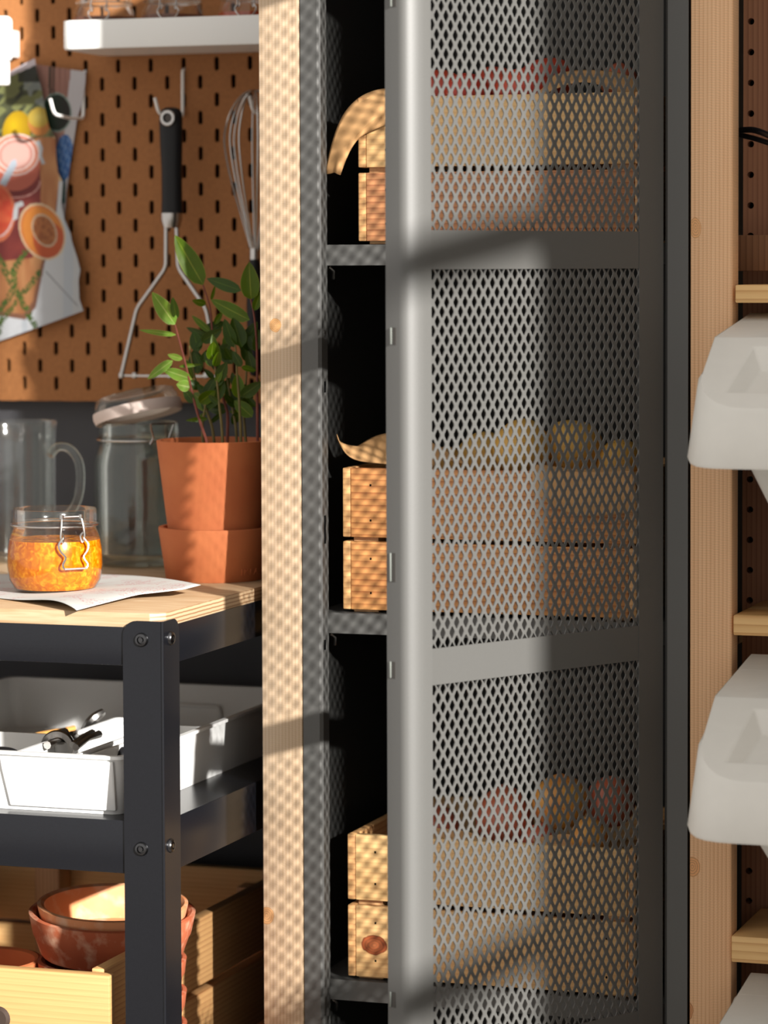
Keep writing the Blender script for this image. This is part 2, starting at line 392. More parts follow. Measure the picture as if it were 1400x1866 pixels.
def on_return(x, y):                        # point of the door's edge return under a pixel
    n = DD; v = ray(x, y); p0 = dp(.330, 0, 0); t = p0.dot(n) / v.dot(n); return (v * t) + Vector((0, 0, CZ))
for (x, y0, y1) in ((719, -18, 12), (719, 597, 628), (718, 1008, 1060), (718, 1206, 1236), (718, 1808, 1836)):
    p = on_return(x, y0); q_ = on_return(x, y1); wd = NI * .004; o1 = -DD * .0004; z0, z1 = q_.z, p.z
    h_ = MB(); b0 = p - wd * .6; c0 = p + wd * .6
    b0.z = c0.z = 0
    h_.hexa([b0 + Vector((0, 0, z0)), c0 + Vector((0, 0, z0)), c0 + Vector((0, 0, z0)) + o1, b0 + Vector((0, 0, z0)) + o1, b0 + Vector((0, 0, z1)), c0 + Vector((0, 0, z1)), c0 + Vector((0, 0, z1)) + o1, b0 + Vector((0, 0, z1)) + o1])
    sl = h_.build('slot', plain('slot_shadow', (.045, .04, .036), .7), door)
    h2 = MB(); c1 = c0 + NI * .0005; c2 = c1 + NI * .0022; o2 = -DD * .0016
    h2.hexa([c1 + Vector((0, 0, z0)), c2 + Vector((0, 0, z0)), c2 + Vector((0, 0, z0)) + o2, c1 + Vector((0, 0, z0)) + o2, c1 + Vector((0, 0, z1)), c2 + Vector((0, 0, z1)), c2 + Vector((0, 0, z1)) + o2, c1 + Vector((0, 0, z1)) + o2])
    h2.build('slot_lit_lip', plain('slot_lit_lip', (.16, .17, .155), .5, spec=.3), door, bevel=.0006)  # paler than the door paint to imitate light on the cutout's edge

# ================================================================== wooden shelf uprights
XL = atY(475.5, 900, DF).x
base = Vector((XL + .022, DF + .02, 0))
kn1 = atY(502, 593, DF) - base; kn2 = atY(486, 1668, DF) - base
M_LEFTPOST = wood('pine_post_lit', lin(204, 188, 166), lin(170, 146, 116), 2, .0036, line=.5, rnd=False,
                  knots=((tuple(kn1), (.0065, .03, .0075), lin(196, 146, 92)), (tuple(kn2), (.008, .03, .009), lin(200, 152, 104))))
up = root('shelf_upright', 'sunlit pine upright with two knots, left of the grey cabinet', 'shelf post', base)
bx(XL, XA - .001, DF, DF + .03, 0, 2.2).build('front_post', M_LEFTPOST, up, bevel=.0016)
bx(XL, XA - .001, 3.19, 3.22, 0, 2.2).build('rear_post', M_PINE_V, up, bevel=.0016)
for z in (.2, .8, 1.9): bx(XL + .013, XA - .014, DF + .03, 3.19, z, z + .03).build('rung', M_PINE_S, up, bevel=.001)

XP0 = XB + .002; XP1 = atY(1335, 900, DF).x
base = Vector(((XP0 + XP1) / 2, DF + .02, 0))
kk = [atY(1268, 415, DF) - base, atY(1262, 1580, DF) - base, atY(1252, 1842, DF) - base]
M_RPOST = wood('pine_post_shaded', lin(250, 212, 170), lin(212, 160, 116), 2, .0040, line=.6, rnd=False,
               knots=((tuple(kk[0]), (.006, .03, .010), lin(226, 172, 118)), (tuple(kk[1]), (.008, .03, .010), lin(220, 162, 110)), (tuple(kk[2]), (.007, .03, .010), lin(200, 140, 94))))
up2 = root('shelf_upright', 'shaded pine upright between the grey cabinet and the white bins', 'shelf post', base)
bx(XP0, XP1, DF, DF + .026, 0, 2.2).build('front_post', M_RPOST, up2, bevel=.0016)
bx(XP0, XP1, 3.19, 3.22, 0, 2.2).build('rear_post', M_PINE_V, up2, bevel=.0016)
for z in (.2, .8, 1.9): bx(XP0 + .013, XP1 - .03, DF + .026, 3.19, z, z + .03).build('rung', M_PINE_S, up2, bevel=.001)
# perforated rear board seen past the post
hp = [atY(1369 - .0128 * (y - 39), y, 3.06) for y in (39, 95, 150.5, 206.5, 263, 318.5, 374, 430)]
pb = root('perforated_board', 'reddish pine board with a column of round peg holes behind the right upright', 'board', (-.60, 3.06, 0))
mb = MB(); x0 = XP1 + .003 + .0; hx = hp[0].x; dz = .0305
dz = (hp[0].z - hp[-1].z) / 7
x0 = atY(1355, 200, 3.06).x; x1 = x0 + .075
for i in range(-38, 8):
    z = hp[0].z + i * dz; ring = [(hx + .0034 * math.cos(2 * math.pi * k / 12 + math.pi / 12 * 0), z + .0034 * math.sin(2 * math.pi * k / 12)) for k in range(13)]
    ring = [(hx + .0034 * math.cos(math.pi * k / 6), z + .0034 * math.sin(math.pi * k / 6)) for k in range(7)] + [(hx + .0034 * math.cos(math.pi + math.pi * k / 6), z + .0034 * math.sin(math.pi + math.pi * k / 6)) for k in range(7)]
    hw = hx - x0; peg_cell(mb, hx, z, hw, dz / 2, ring, 3.06, .014)
    mb.add([(hx + hw, 3.06, z - dz / 2), (x1, 3.06, z - dz / 2), (x1, 3.06, z + dz / 2), (hx + hw, 3.06, z + dz / 2)], [(0, 1, 2, 3)])
zz0 = hp[0].z - 38.5 * dz; zz1 = hp[0].z + 7.5 * dz
for X in (x0, x1): mb.add([(X, 3.06, zz0), (X, 3.08, zz0), (X, 3.08, zz1), (X, 3.06, zz1)], [(0, 1, 2, 3)])
mb.build('board', wood('pine_rear_board', lin(170, 118, 86), lin(128, 80, 56), 2, .005, line=.5), pb)
bx(x0, x1, 3.08, 3.085, zz0, zz1).build('hole_shade_sheet', M_DARK, pb)  # added black sheet, painted shade seen through the peg holes
bx(x0 - .02, .30, 3.00, 3.03, CZ - .005, CZ + .03).build('rung', M_PINE_DK, pb, bevel=.001)
# shelf boards of the right bay
for (a, b, nm) in ((519, 552, 'pine shelf board above the upper white bin'), (1121, 1158, 'pine shelf board between the upper and middle white bins'), (1706, 1754, 'pine shelf board under the middle white bin')):
    z1 = atY(1345, a, 2.915).z; z0 = atY(1345, b, 2.915).z
    xs = atY(1340 - (a - 519) * .006, a, 2.915).x
    o = bx(xs, .30, 2.915, 3.052, z0, z1).build('shelf_board', M_PINE_X, None, bevel=.0015, base=((xs + .3) / 2, 3.0, z0)); tag(o, nm, 'shelf')

# ================================================================== pine crates inside the cabinet
M_KNOTF = None
def crate(label, xl, xr, yf, depth, z0, z1, zgap, fm, group, knot=None):
    """two tiers of slats: z0..zgap0, zgap1..z1"""
    t = .0085; g0, g1 = zgap
    c = root('wooden_crate', label, 'crate', ((xl + xr) / 2, yf + depth / 2, z0), group)
    tiers = ((z0, g0), (g1, z1))
    for i, (a, b) in enumerate(tiers):
        fmat = fm[i]
        sl = bx(xl + t, xr - t, yf, yf + t, a, b).build('front_slat', fmat, c, bevel=.0009)
        for zz in (a + .017, b - .017):
            for xx in (xl + t + .021, xr - t - .021):
                bx(xx - .0009, xx + .0009, yf - .0002, yf + .001, zz - .0011, zz + .0011).build('nail', M_DARK, sl)
        bx(xl + t, xr - t, yf + depth - t, yf + depth, a, b).build('back_slat', M_PINE_F, c, bevel=.0009)
        for (u0, u1) in ((xl, xl + t - .0004), (xr - t + .0004, xr)):
            bx(u0, u1, yf, yf + depth, a, b).build('side_slat', M_PINE_S, c, bevel=.0012)
    for (u0, u1) in ((xl + t, xl + t + .026), (xr - t - .026, xr - t)):
        for (v0, v1) in ((yf + t + .0003, yf + t + .02), (yf + depth - t - .02, yf + depth - t - .0003)):
            bx(u0 + .0003, u1, v0, v1, z0 - .003, z1 - .012).build('corner_block', M_PINE_END, c)
    for k in range(4):
        w_ = (xr - xl - 2 * t - .056) / 4; bx(xl + t + .0275 + k * w_, xl + t + .0275 + (k + 1) * w_ - .004, yf + t, yf + depth - t, z0 + .003, z0 + .010).build('bottom_slat', M_PINE_S, c)
    return c
YC = 2.945
def zat(y): return atY(660, y, YC).z
xk = atY(682, 1722, YC)
c3x = (atY(634, 1700, YC).x, atY(1159, 1700, YC).x)
c3base = Vector(((c3x[0] + c3x[1]) / 2, YC + .13, 0))
z30 = SHELF[2] + .0035
z3 = (zat(1640), zat(1650), zat(1521))
M_F3L = wood('pine_crate_knot', lin(238, 200, 140), lin(204, 150, 94), 0, .0050, line=.30, rnd=False,
             knots=(((xk.x - c3base.x, 0 - .13, xk.z - (z30 + 0)), (.0145, .06, .0105), lin(150, 74, 38)),))
G = 'pine crates on the cabinet shelves'
def fz(a): return a
cr1 = crate('reddish pine crate holding red potatoes on the cabinet top shelf', atY(653, 330, YC).x, atY(1172, 240, YC).x, YC, .25, SHELF[0] + .0035, zat(178), (zat(315), zat(305)), (M_PINE_R, M_PINE_F), G)
cr2 = crate('orange pine crate holding yellow potatoes on the cabinet middle shelf', atY(625, 1000, YC).x, atY(1161, 1050, YC).x, YC, .25, SHELF[1] + .0035, zat(853), (zat(987), zat(979)), (M_PINE_O, M_PINE_O), G)
cr3 = crate('pale pine crate with a red knot, holding onions on the lowest shelf', c3x[0], c3x[1], YC, .25, z30, zat(1521), (zat(1650), zat(1640)), (M_F3L, M_PINE_F), G)

# ------------------------------------------------------------------ potatoes, onions
def tuber(name, label, cat, c, rad, mat, seed, squash=(1, 1, 1), group=None, tip=0.0, base=None, rot=0.0):
    rnd = random.Random(seed); mb = MB(); nu, nv = 20, 14
    ph = [rnd.uniform(0, 6.28) for _ in range(6)]
    prof = []
    for j in range(nv + 1):
        t = math.pi * j / nv
        for i in range(nu):
            a = 2 * math.pi * i / nu
            r = rad * (1 + .04 * math.sin(2 * a + ph[0]) * math.sin(t) + .03 * math.sin(3 * t + ph[1]))
            x, y, z = r * math.sin(t) * math.cos(a), r * math.sin(t) * math.sin(a), -r * math.cos(t)
            if tip: z += rad * tip * max(0, (j / nv - .72) / .28) ** 2
            mb.v.append(Vector((x * squash[0], y * squash[1], z * squash[2])))
    for j in range(nv):
        for i in range(nu): mb.f.append((j * nu + i, j * nu + (i + 1) % nu, (j + 1) * nu + (i + 1) % nu, (j + 1) * nu + i))
    o = mb.build(name, mat, None, smooth=True, base=(0, 0, 0)); o.location = c; o.rotation_euler = (rnd.uniform(-.25, .25), rnd.uniform(-.25, .25), rot)
    return tag(o, label, cat, group)
def skin(name, c1, c2, c3, scale=30, rough=.5, speck=True, zband=None):
    m, nt, b = new_mat(name); N = nt.nodes; tc = N.new('ShaderNodeTexCoord'); oi = N.new('ShaderNodeObjectInfo')
    ad = N.new('ShaderNodeVectorMath'); ad.operation = 'ADD'; lk(nt, tc.outputs['Object'], ad.inputs[0]); lk(nt, oi.outputs['Location'], ad.inputs[1])
    n = N.new('ShaderNodeTexNoise'); n.inputs['Scale'].default_value = scale; n.inputs['Detail'].default_value = 3; lk(nt, ad.outputs[0], n.inputs['Vector'])
    r = N.new('ShaderNodeValToRGB'); e = r.color_ramp.elements; e[0].position = .32; e[0].color = (*c1, 1); e[1].position = .68; e[1].color = (*c2, 1)
    lk(nt, n.outputs['Fac'], r.inputs['Fac'])
    v = N.new('ShaderNodeTexVoronoi'); v.inputs['Scale'].default_value = 210; lk(nt, ad.outputs[0], v.inputs['Vector'])
    r2 = N.new('ShaderNodeValToRGB'); q = r2.color_ramp.elements; q[0].position = .10; q[0].color = (1, 1, 1, 1); q[1].position = .2; q[1].color = (0, 0, 0, 1)
    lk(nt, v.outputs['Distance'], r2.inputs['Fac'])
    mx = N.new('ShaderNodeMix'); mx.data_type = 'RGBA'; lk(nt, r2.outputs['Color'], mx.inputs[0]); lk(nt, r.outputs['Color'], mx.inputs[6]); mx.inputs[7].default_value = (*c3, 1)
    lk(nt, mx.outputs[2], b.inputs['Base Color']); b.inputs['Roughness'].default_value = rough
    return m
M_RED = skin('red_potato_skin', lin(178, 52, 40), lin(205, 84, 56), lin(222, 130, 96), 25, .45)
M_YEL = skin('yellow_potato_skin', lin(205, 150, 62), lin(222, 176, 88), lin(160, 104, 44), 22, .55)
M_ON = skin('onion_skin', lin(206, 110, 62), lin(232, 196, 88), lin(196, 92, 66), 16, .32)
M_ON2 = skin('onion_skin_pink', lin(190, 92, 66), lin(206, 116, 84), lin(176, 80, 70), 20, .32)
def inbox(x, y, d): return atY(x, y, d)
zf = [SHELF[0] + .0135, SHELF[1] + .0135, SHELF[2] + .0135]
R1 = [(800, 168, 3.02, .026, 'under the mesh beside the bright door edge'), (853, 172, 2.985, .024, 'second from the bright door edge'), (903, 162, 3.05, .026, 'in the middle of the row of red potatoes'),
      (950, 162, 2.99, .024, 'left of the topmost red potato'), (996, 146, 3.05, .026, 'topmost, beside the brown paper')]
for i, (x, y, d, r, l) in enumerate(R1):
    p = inbox(x, y, d); tuber('red_potato', 'red potato in the top crate, ' + l, 'potato', p, r, M_RED, i, (1.15, 1, .85), 'red potatoes in the top crate', rot=i)
p = inbox(1128, 150, 3.08); tuber('onion', 'small brown onion behind the paper in the top crate', 'onion', p, .020, M_ON2, 77, (1, 1, .95), None, .1)
R2 = [(882, 832, 3.05, .027, 'left one, behind the bright mesh'), (952, 815, 3.00, .030, 'large one at the edge of the shade'), (1044, 815, 3.03, .029, 'round one standing highest behind the draped paper'), (1132, 846, 3.04, .026, 'half hidden at the right end'), (815, 852, 3.06, .022, 'low one next to the curled paper')]
for i, (x, y, d, r, l) in enumerate(R2):
    p = inbox(x, y, d); tuber('yellow_potato', 'yellow potato in the middle crate, ' + l, 'potato', p, r, M_YEL, 20 + i, (1.05, 1, .95), 'yellow potatoes in the middle crate', rot=i * 1.3)
R3 = [(920, 1490, 3.02, .031, 'reddish one behind the bright mesh', M_ON2), (1022, 1462, 3.00, .028, 'large yellow and red one in the middle', M_ON), (1112, 1462, 3.03, .026, 'pinkish one at the right', M_ON2), (1074, 1524, 2.974, .0185, 'small one in front of the larger onions', M_ON), (985, 1532, 3.0, .018, 'little one tucked behind the paper', M_ON2), (800, 1515, 3.05, .026, 'dim one close to the door edge', M_ON2)]
for i, (x, y, d, r, l, m) in enumerate(R3):
    p = inbox(x, y, d); tuber('onion', 'onion in the lowest crate, ' + l, 'onion', p, r, m, 40 + i, (1, 1, .95), 'onions in the lowest crate', .16, rot=i)
# ------------------------------------------------------------------ brown paper linings
def sheet(name, label, fn, nu=24, nv=16, mat=M_KRAFT, th=.0006, cat='paper', base=None, group=None, parent=None):
    mb = MB().grid(nu, nv, fn); b = base if base is not None else sum(mb.v, Vector()) / len(mb.v)
    o = mb.build(name, mat, parent, smooth=True, base=b, solid=th)
    return tag(o, label, cat, group) if parent is None else o
def bez(pts, t):
    P = [Vector(p) for p in pts]
    while len(P) > 1: P = [P[i] * (1 - t) + P[i + 1] * t for i in range(len(P) - 1)]
    return P[0]
def loft(curves, wob=.0, seed=0):
    """curves: list of control polygons; interpolate between them along v"""
    rnd = random.Random(seed); ph = [rnd.uniform(0, 6) for _ in range(4)]
    def fn(u, v):
        k = v * (len(curves) - 1); i = min(int(k), len(curves) - 2); f = k - i
        p = bez(curves[i], u) * (1 - f) + bez(curves[i + 1], u) * f
        return p + Vector((math.sin(9 * u + ph[0] + 5 * v), math.sin(7 * v + ph[1] + 4 * u), math.sin(8 * u + 6 * v + ph[2]))) * wob
    return fn
A = atY
def liner(label, xl, xr, zc, seed):
    r_n = random.Random(seed); ph = [r_n.uniform(0, 6) for _ in range(4)]
    def fn(u, v):
        x = xl + .012 + (xr - xl - .024) * u; y = YC + .0335 + .186 * v
        return Vector((x, y, zc + .004 * math.sin(11 * u + ph[0]) * math.cos(7 * v + ph[1]) + .002 * math.sin(23 * u + 19 * v + ph[2])))
    return sheet('paper_lining', label, fn, 30, 16)
for cr_, yb_, nm_ in ((cr1, 205, 'brown paper lining under the red potatoes of the top crate'), (cr2, 872, 'brown paper lining under the yellow potatoes of the middle crate'), (cr3, 1550, 'brown paper lining under the onions of the lowest crate')):
    xm = cr_.location.x; liner(nm_, xm - .14, xm + .14, atY(660, yb_, 3.03).z, yb_)
# top crate: paper flopping over the left side, hanging outside the crate
sheet('kraft_paper', 'brown paper hanging over the left side of the top crate',
      loft([[A(590, 315, 2.944), A(598, 270, 2.944), A(612, 236, 2.944), A(634, 190, 2.944), A(655, 150, 2.946), A(690, 152, 2.950), A(770, 165, 2.965)],
            [A(604, 316, 2.938), A(614, 268, 2.938), A(626, 242, 2.938), A(650, 206, 2.936), A(684, 176, 2.936), A(712, 180, 2.937), A(770, 182, 2.940)],
            [A(614, 317, 2.935), A(626, 266, 2.935), A(634, 246, 2.935), A(656, 236, 2.933), A(690, 214, 2.933), A(714, 192, 2.934), A(768, 196, 2.936)],
            [A(622, 317, 2.936), A(636, 264, 2.936), A(640, 250, 2.936), A(664, 252, 2.937), A(694, 236, 2.937), A(716, 205, 2.937), A(766, 210, 2.938)]], .0012, 1), 28, 12)
sheet('kraft_paper', 'crumpled brown paper heaped at the right of the top crate',
      loft([[A(962, 178, 2.985), A(985, 138, 2.99), A(1030, 128, 3.0), A(1060, 112, 3.0), A(1110, 130, 3.0), A(1150, 125, 2.99), A(1168, 165, 2.985)],
            [A(962, 180, 2.972), A(1000, 150, 2.972), A(1030, 146, 2.972), A(1060, 140, 2.972), A(1110, 152, 2.972), A(1150, 148, 2.972), A(1168, 176, 2.972)],
            [A(968, 182, 2.962), A(1000, 178, 2.962), A(1030, 150, 2.962), A(1060, 130, 2.962), A(1100, 140, 2.962), A(1130, 178, 2.962), A(1160, 184, 2.962)]], .0012, 2))
# middle crate
sheet('kraft_paper', 'curled brown paper rising from the left of the middle crate',
      loft([[A(612, 793, 2.965), A(626, 835, 2.965), A(650, 838, 2.965), A(680, 848, 2.962), A(720, 853, 2.96), A(790, 850, 2.962)],
            [A(614, 795, 2.975), A(632, 822, 2.975), A(655, 820, 2.975), A(690, 826, 2.975), A(720, 812, 2.975), A(800, 838, 2.975)],
            [A(622, 818, 2.99), A(640, 822, 2.99), A(655, 815, 2.99), A(690, 775, 2.99), A(730, 765, 2.99), A(860, 850, 2.985)]], .0012, 3))
sheet('kraft_paper', 'brown paper draped over the front of the middle crate',
      loft([[A(976, 848, 2.958), A(1010, 845, 2.958), A(1060, 855, 2.958), A(1090, 872, 2.958), A(1130, 838, 2.958), A(1152, 850, 2.962)],
            [A(970, 858, 2.938), A(1010, 857, 2.938), A(1060, 862, 2.938), A(1090, 872, 2.938), A(1130, 848, 2.938), A(1156, 860, 2.938)],
            [A(975, 900, 2.934), A(1010, 920, 2.931), A(1060, 915, 2.932), A(1090, 922, 2.931), A(1130, 915, 2.933), A(1160, 905, 2.935)],
            [A(1000, 920, 2.937), A(1030, 935, 2.935), A(1060, 940, 2.937), A(1090, 944, 2.935), A(1130, 940, 2.937), A(1163, 930, 2.938)]], .0008, 4), 24, 18)
# lowest crate
sheet('kraft_paper', 'brown paper peeking over the lowest crate near the onions',
      loft([[A(780, 1505, 2.965), A(820, 1512, 2.965), A(860, 1515, 2.965), A(900, 1530, 2.965), A(950, 1548, 2.965)],
            [A(780, 1540, 2.958), A(820, 1540, 2.958), A(860, 1545, 2.958), A(900, 1552, 2.958), A(950, 1562, 2.958)]], .001, 5))
sheet('kraft_paper', 'small fold of brown paper below the big onion of the lowest crate',
      loft([[A(975, 1530, 2.968), A(1005, 1512, 2.968), A(1035, 1516, 2.968), A(1060, 1530, 2.968), A(1080, 1545, 2.968)],
            [A(975, 1555, 2.958), A(1005, 1555, 2.958), A(1035, 1556, 2.958), A(1060, 1556, 2.958), A(1080, 1558, 2.958)]], .001, 6))

# ================================================================== black trolley
XC = -1.127; YFc = 2.685; XCL = -1.93; YBc = 3.235
ZT = CZ - .3226; ZR = CZ - .336
cart = root('metal_trolley', 'black metal trolley with a plywood top in front of the pegboard', 'trolley', ((XC + XCL) / 2, (YFc + YBc) / 2, 0))
PT = CZ - .3295
def lpost(xc, yc, sx, sy):
    """L-angle post, corner at (xc,yc); flanges run in -sx*X and +sy*Y"""
    t = .002; W_ = .0405; rr = .014
    o = None
    fl = [(0, 0), (W_, 0), (W_, PT - rr)] + [(W_ - rr + rr * math.cos(a), PT - rr + rr * math.sin(a)) for a in [math.pi / 2 * k / 6 for k in range(1, 7)]] + [(0, PT)]
    a = MB().prism([(xc - sx * u, yc, z) for u, z in fl], (0, sy * t, 0))
    b = MB().prism([(xc, yc + sy * u, z) for u, z in fl], (-sx * t, 0, 0))
    a.add(b.v, b.f); a.tube([(xc - sx * .0006, yc + sy * .0006, 0), (xc - sx * .0006, yc + sy * .0006, PT)], .0013, 10); p = a.build('post', M_BLACK, cart)
    return p
posts = [lpost(XC + .002, YFc, 1, 1), lpost(XCL - .002, YFc, -1, 1), lpost(XC + .002, YBc, 1, -1), lpost(XCL - .002, YBc, -1, -1)]
def bolt(c, n, parent):
    n = Vector(n); q = n.to_track_quat('Z', 'Y').to_matrix()
    b = MB().lathe([(0, .0028), (.0022, .0028), (.0025, .0012), (.0032, .0012), (.0036, .003), (.0056, .0026), (.0066, .001), (.0068, 0)], c, 20, q)
    b.build('bolt', plain('bolt_steel', (.10, .10, .105), .28, 1.0), parent, smooth=True)
pB = posts[0]
for y_, s_y in ((1166, 1163), (1547, 1541)):
    bolt(atY(258, y_, YFc), (0, -1, 0), pB); bolt(atX(311, s_y, XC + .002), (1, 0, 0), pB)
def shelf_frame(z1, z0, name, solid):
    bx(XCL, XC, YFc + .002, YFc + .0035, z0, z1).build('front_rail', M_BLACK, cart, bevel=.0006)
    bx(XC - .0015, XC, YFc + .0035, YBc - .0035, z0, z1).build('side_rail', M_BLACK, cart, bevel=.0005)
    bx(XCL, XCL + .0015, YFc + .0035, YBc - .0035, z0, z1).build('side_rail', M_BLACK, cart, bevel=.0005)
    bx(XCL, XC, YBc - .0035, YBc - .002, z0, z1).build('back_rail', M_BLACK, cart, bevel=.0005)
    if solid: bx(XCL + .002, XC - .002, YFc + .004, YBc - .004, z1 - .002, z1 - .0004).build('shelf_plate', M_BLACK, cart)
shelf_frame(ZR, CZ - .3722, 'top', False)
shelf_frame(CZ - .5188, CZ - .569, 'middle', True)
shelf_frame(CZ - .90, CZ - .95, 'lower', True)
# plywood top with chamfered corner
M_PLY, nt, b = new_mat('birch_plywood')
N = nt.nodes; tc = N.new('ShaderNodeTexCoord'); mp = N.new('ShaderNodeMapping'); mp.inputs['Scale'].default_value = (1.2, 12, 20); lk(nt, tc.outputs['Object'], mp.inputs['Vector'])
n1 = N.new('ShaderNodeTexNoise'); n1.inputs['Scale'].default_value = 14; n1.inputs['Detail'].default_value = 6; n1.inputs['Distortion'].default_value = .6; lk(nt, mp.outputs[0], n1.inputs['Vector'])
r = N.new('ShaderNodeValToRGB'); e = r.color_ramp.elements; e[0].position = .35; e[0].color = (*lin(178, 153, 122), 1); e[1].position = .7; e[1].color = (*lin(158, 126, 92), 1); lk(nt, n1.outputs['Fac'], r.inputs['Fac'])
ge = N.new('ShaderNodeNewGeometry'); sx = N.new('ShaderNodeSeparateXYZ'); lk(nt, ge.outputs['Normal'], sx.inputs[0])
wv = N.new('ShaderNodeTexWave'); wv.bands_direction = 'Z'; wv.inputs['Scale'].default_value = .314 / .0038; wv.inputs['Distortion'].default_value = .8; lk(nt, tc.outputs['Object'], wv.inputs['Vector'])
r2 = N.new('ShaderNodeValToRGB'); e = r2.color_ramp.elements; e[0].color = (*lin(182, 156, 124), 1); e[1].color = (*lin(132, 96, 64), 1); e[0].position = .45; lk(nt, wv.outputs['Fac'], r2.inputs['Fac'])
ab = N.new('ShaderNodeMath'); ab.operation = 'GREATER_THAN'; ab.inputs[1].default_value = .5
av = N.new('ShaderNodeMath'); av.operation = 'ABSOLUTE'; lk(nt, sx.outputs['X'], av.inputs[0]); lk(nt, av.outputs[0], ab.inputs[0])
mx = N.new('ShaderNodeMix'); mx.data_type = 'RGBA'; lk(nt, ab.outputs[0], mx.inputs[0]); lk(nt, r.outputs['Color'], mx.inputs[6]); lk(nt, r2.outputs['Color'], mx.inputs[7])
lk(nt, mx.outputs[2], b.inputs['Base Color']); b.inputs['Roughness'].default_value = .5
ch = .012; x0, x1, y0, y1 = XCL + .004, XC - .001, YFc + .0045, YBc - .004
MB().prism([(x0, y0, ZR - .002), (x1 - ch, y0, ZR - .002), (x1, y0 + ch, ZR - .002), (x1, y1, ZR - .002), (x0, y1, ZR - .002)], (0, 0, ZT - ZR + .002)).build('plywood_top', M_PLY, cart, bevel=.0008)

# ------------------------------------------------------------------ clip-top jars
AWAY = Vector((-.32, .947, 0))
def ring_path(c, r, n=40, tilt=None):
    out = []
    for k in range(n):
        a = 2 * math.pi * k / n; p = Vector((r * math.cos(a), r * math.sin(a), 0)); out.append(Vector(c) + (tilt @ p if tilt else p))
    return out
def clip_jar(label, c, s, fill=None, fill_h=.6, clasp_dir=None, group=None, gmat=M_GLASS, extra=None):
    j = root('glass_jar', label, 'jar', c, group); c = Vector(c)
    prof = [(.0, .0015), (.034, .0012), (.040, .003), (.0455, .012), (.0478, .026), (.0475, .042), (.0450, .054), (.0425, .061), (.0415, .064), (.0428, .0655), (.0428, .0685), (.0418, .0695), (.0424, .071), (.0424, .081), (.0412, .083), (.0398, .0825), (.0395, .0700), (.0405, .0640)]
    MB().open_lathe([(r * s, z * s) for r, z in prof], c, 56).build('glass_body', gmat, j, smooth=True)
    if fill is not None:
        top = fill_h * .083
        inner = [(0, .0026), (.0333, .0026), (.0394, .0040), (.0448, .0126), (.0471, .0262), (.0468, .0418), (.0455, .0490), (.0443, .0536), (.0418, .0612), (.039, .069)]
        pr = [p for p in inner if p[1] < top]; rt = pr[-1][0]
        MB().lathe([(r * s, z * s) for r, z in pr] + [(rt * s * .99, top * s), (0, top * s * 1.0)], c, 48).build('contents', fill, j, smooth=True)
    # wire collar and clasp
    w = MB().tube(ring_path(c + Vector((0, 0, .067 * s)), .0434 * s, 48), .0009 * s, 6, closed=True)
    wo = w.build('wire_collar', M_STEEL, j, smooth=True)
    if clasp_dir is not None:
        d = Vector(clasp_dir).normalized(); sd = Vector((-d.y, d.x, 0)).normalized(); up_ = Vector((0, 0, 1))
        def q(u, o_, z): return c + d * (o_ * s) + sd * (u * s) + up_ * (z * s)
        cl = MB()
        for sg in (-1, 1):
            cl.tube(smoothpath([q(.010 * sg, .0445, .0775), q(.0115 * sg, .047, .068), q(.0125 * sg, .0475, .058), q(.0105 * sg, .047, .052), q(.009 * sg, .046, .058), q(.0115 * sg, .0475, .062)], 5), .0010 * s, 6)
            cl.tube(smoothpath([q(.0115 * sg, .0485, .056), q(.0155 * sg, .0495, .050), q(.014 * sg, .051, .044), q(.0095 * sg, .0525, .038), q(.013 * sg, .054, .031), q(.0115 * sg, .0545, .027)], 5), .0011 * s, 6)
        cl.tube(roundpath([q(-.0115, .0545, .027), q(.0115, .0545, .027)], .001), .0011 * s, 6)
        cl.tube([q(-.010, .0445, .0775), q(.010, .0445, .0775)], .0010 * s, 6)
        cl.tube([q(-.010, .0445, .0755), q(-.010, .0445, .0795)], .0022 * s, 8); cl.tube([q(.010, .0445, .0755), q(.010, .0445, .0795)], .0022 * s, 8)
        cl.build('wire_clasp', M_STEEL, j, smooth=True)
    return j
M_JAM, nt, b = new_mat('orange_marmalade'); N = nt.nodes
tc = N.new('ShaderNodeTexCoord'); n1 = N.new('ShaderNodeTexNoise'); n1.inputs['Scale'].default_value = 170; n1.inputs['Detail'].default_value = 4; n1.inputs['Distortion'].default_value = 1.0
lk(nt, tc.outputs['Object'], n1.inputs['Vector']); r = N.new('ShaderNodeValToRGB'); e = r.color_ramp.elements
e[0].position = .34; e[0].color = (*lin(176, 88, 0), 1); e[1].position = .74; e[1].color = (*lin(226, 160, 36), 1); q_ = e.new(.52); q_.color = (*lin(198, 112, 2), 1)
lk(nt, n1.outputs['Fac'], r.inputs['Fac']); lk(nt, r.outputs['Color'], b.inputs['Base Color']); b.inputs['Roughness'].default_value = .15
b.inputs['Subsurface Weight'].default_value = .35; b.inputs['Subsurface Radius'].default_value = (.02, .010, .002); b.inputs['Subsurface Scale'].default_value = .5
pj = atZ(93, 1087, ZT); jc = pj + AWAY * .040
jam = clip_jar('jar of orange marmalade with a wire clasp on the trolley top', jc, 1.0, M_JAM, .63, (.72, -.69, 0))
jam.location.z = ZT + .0012
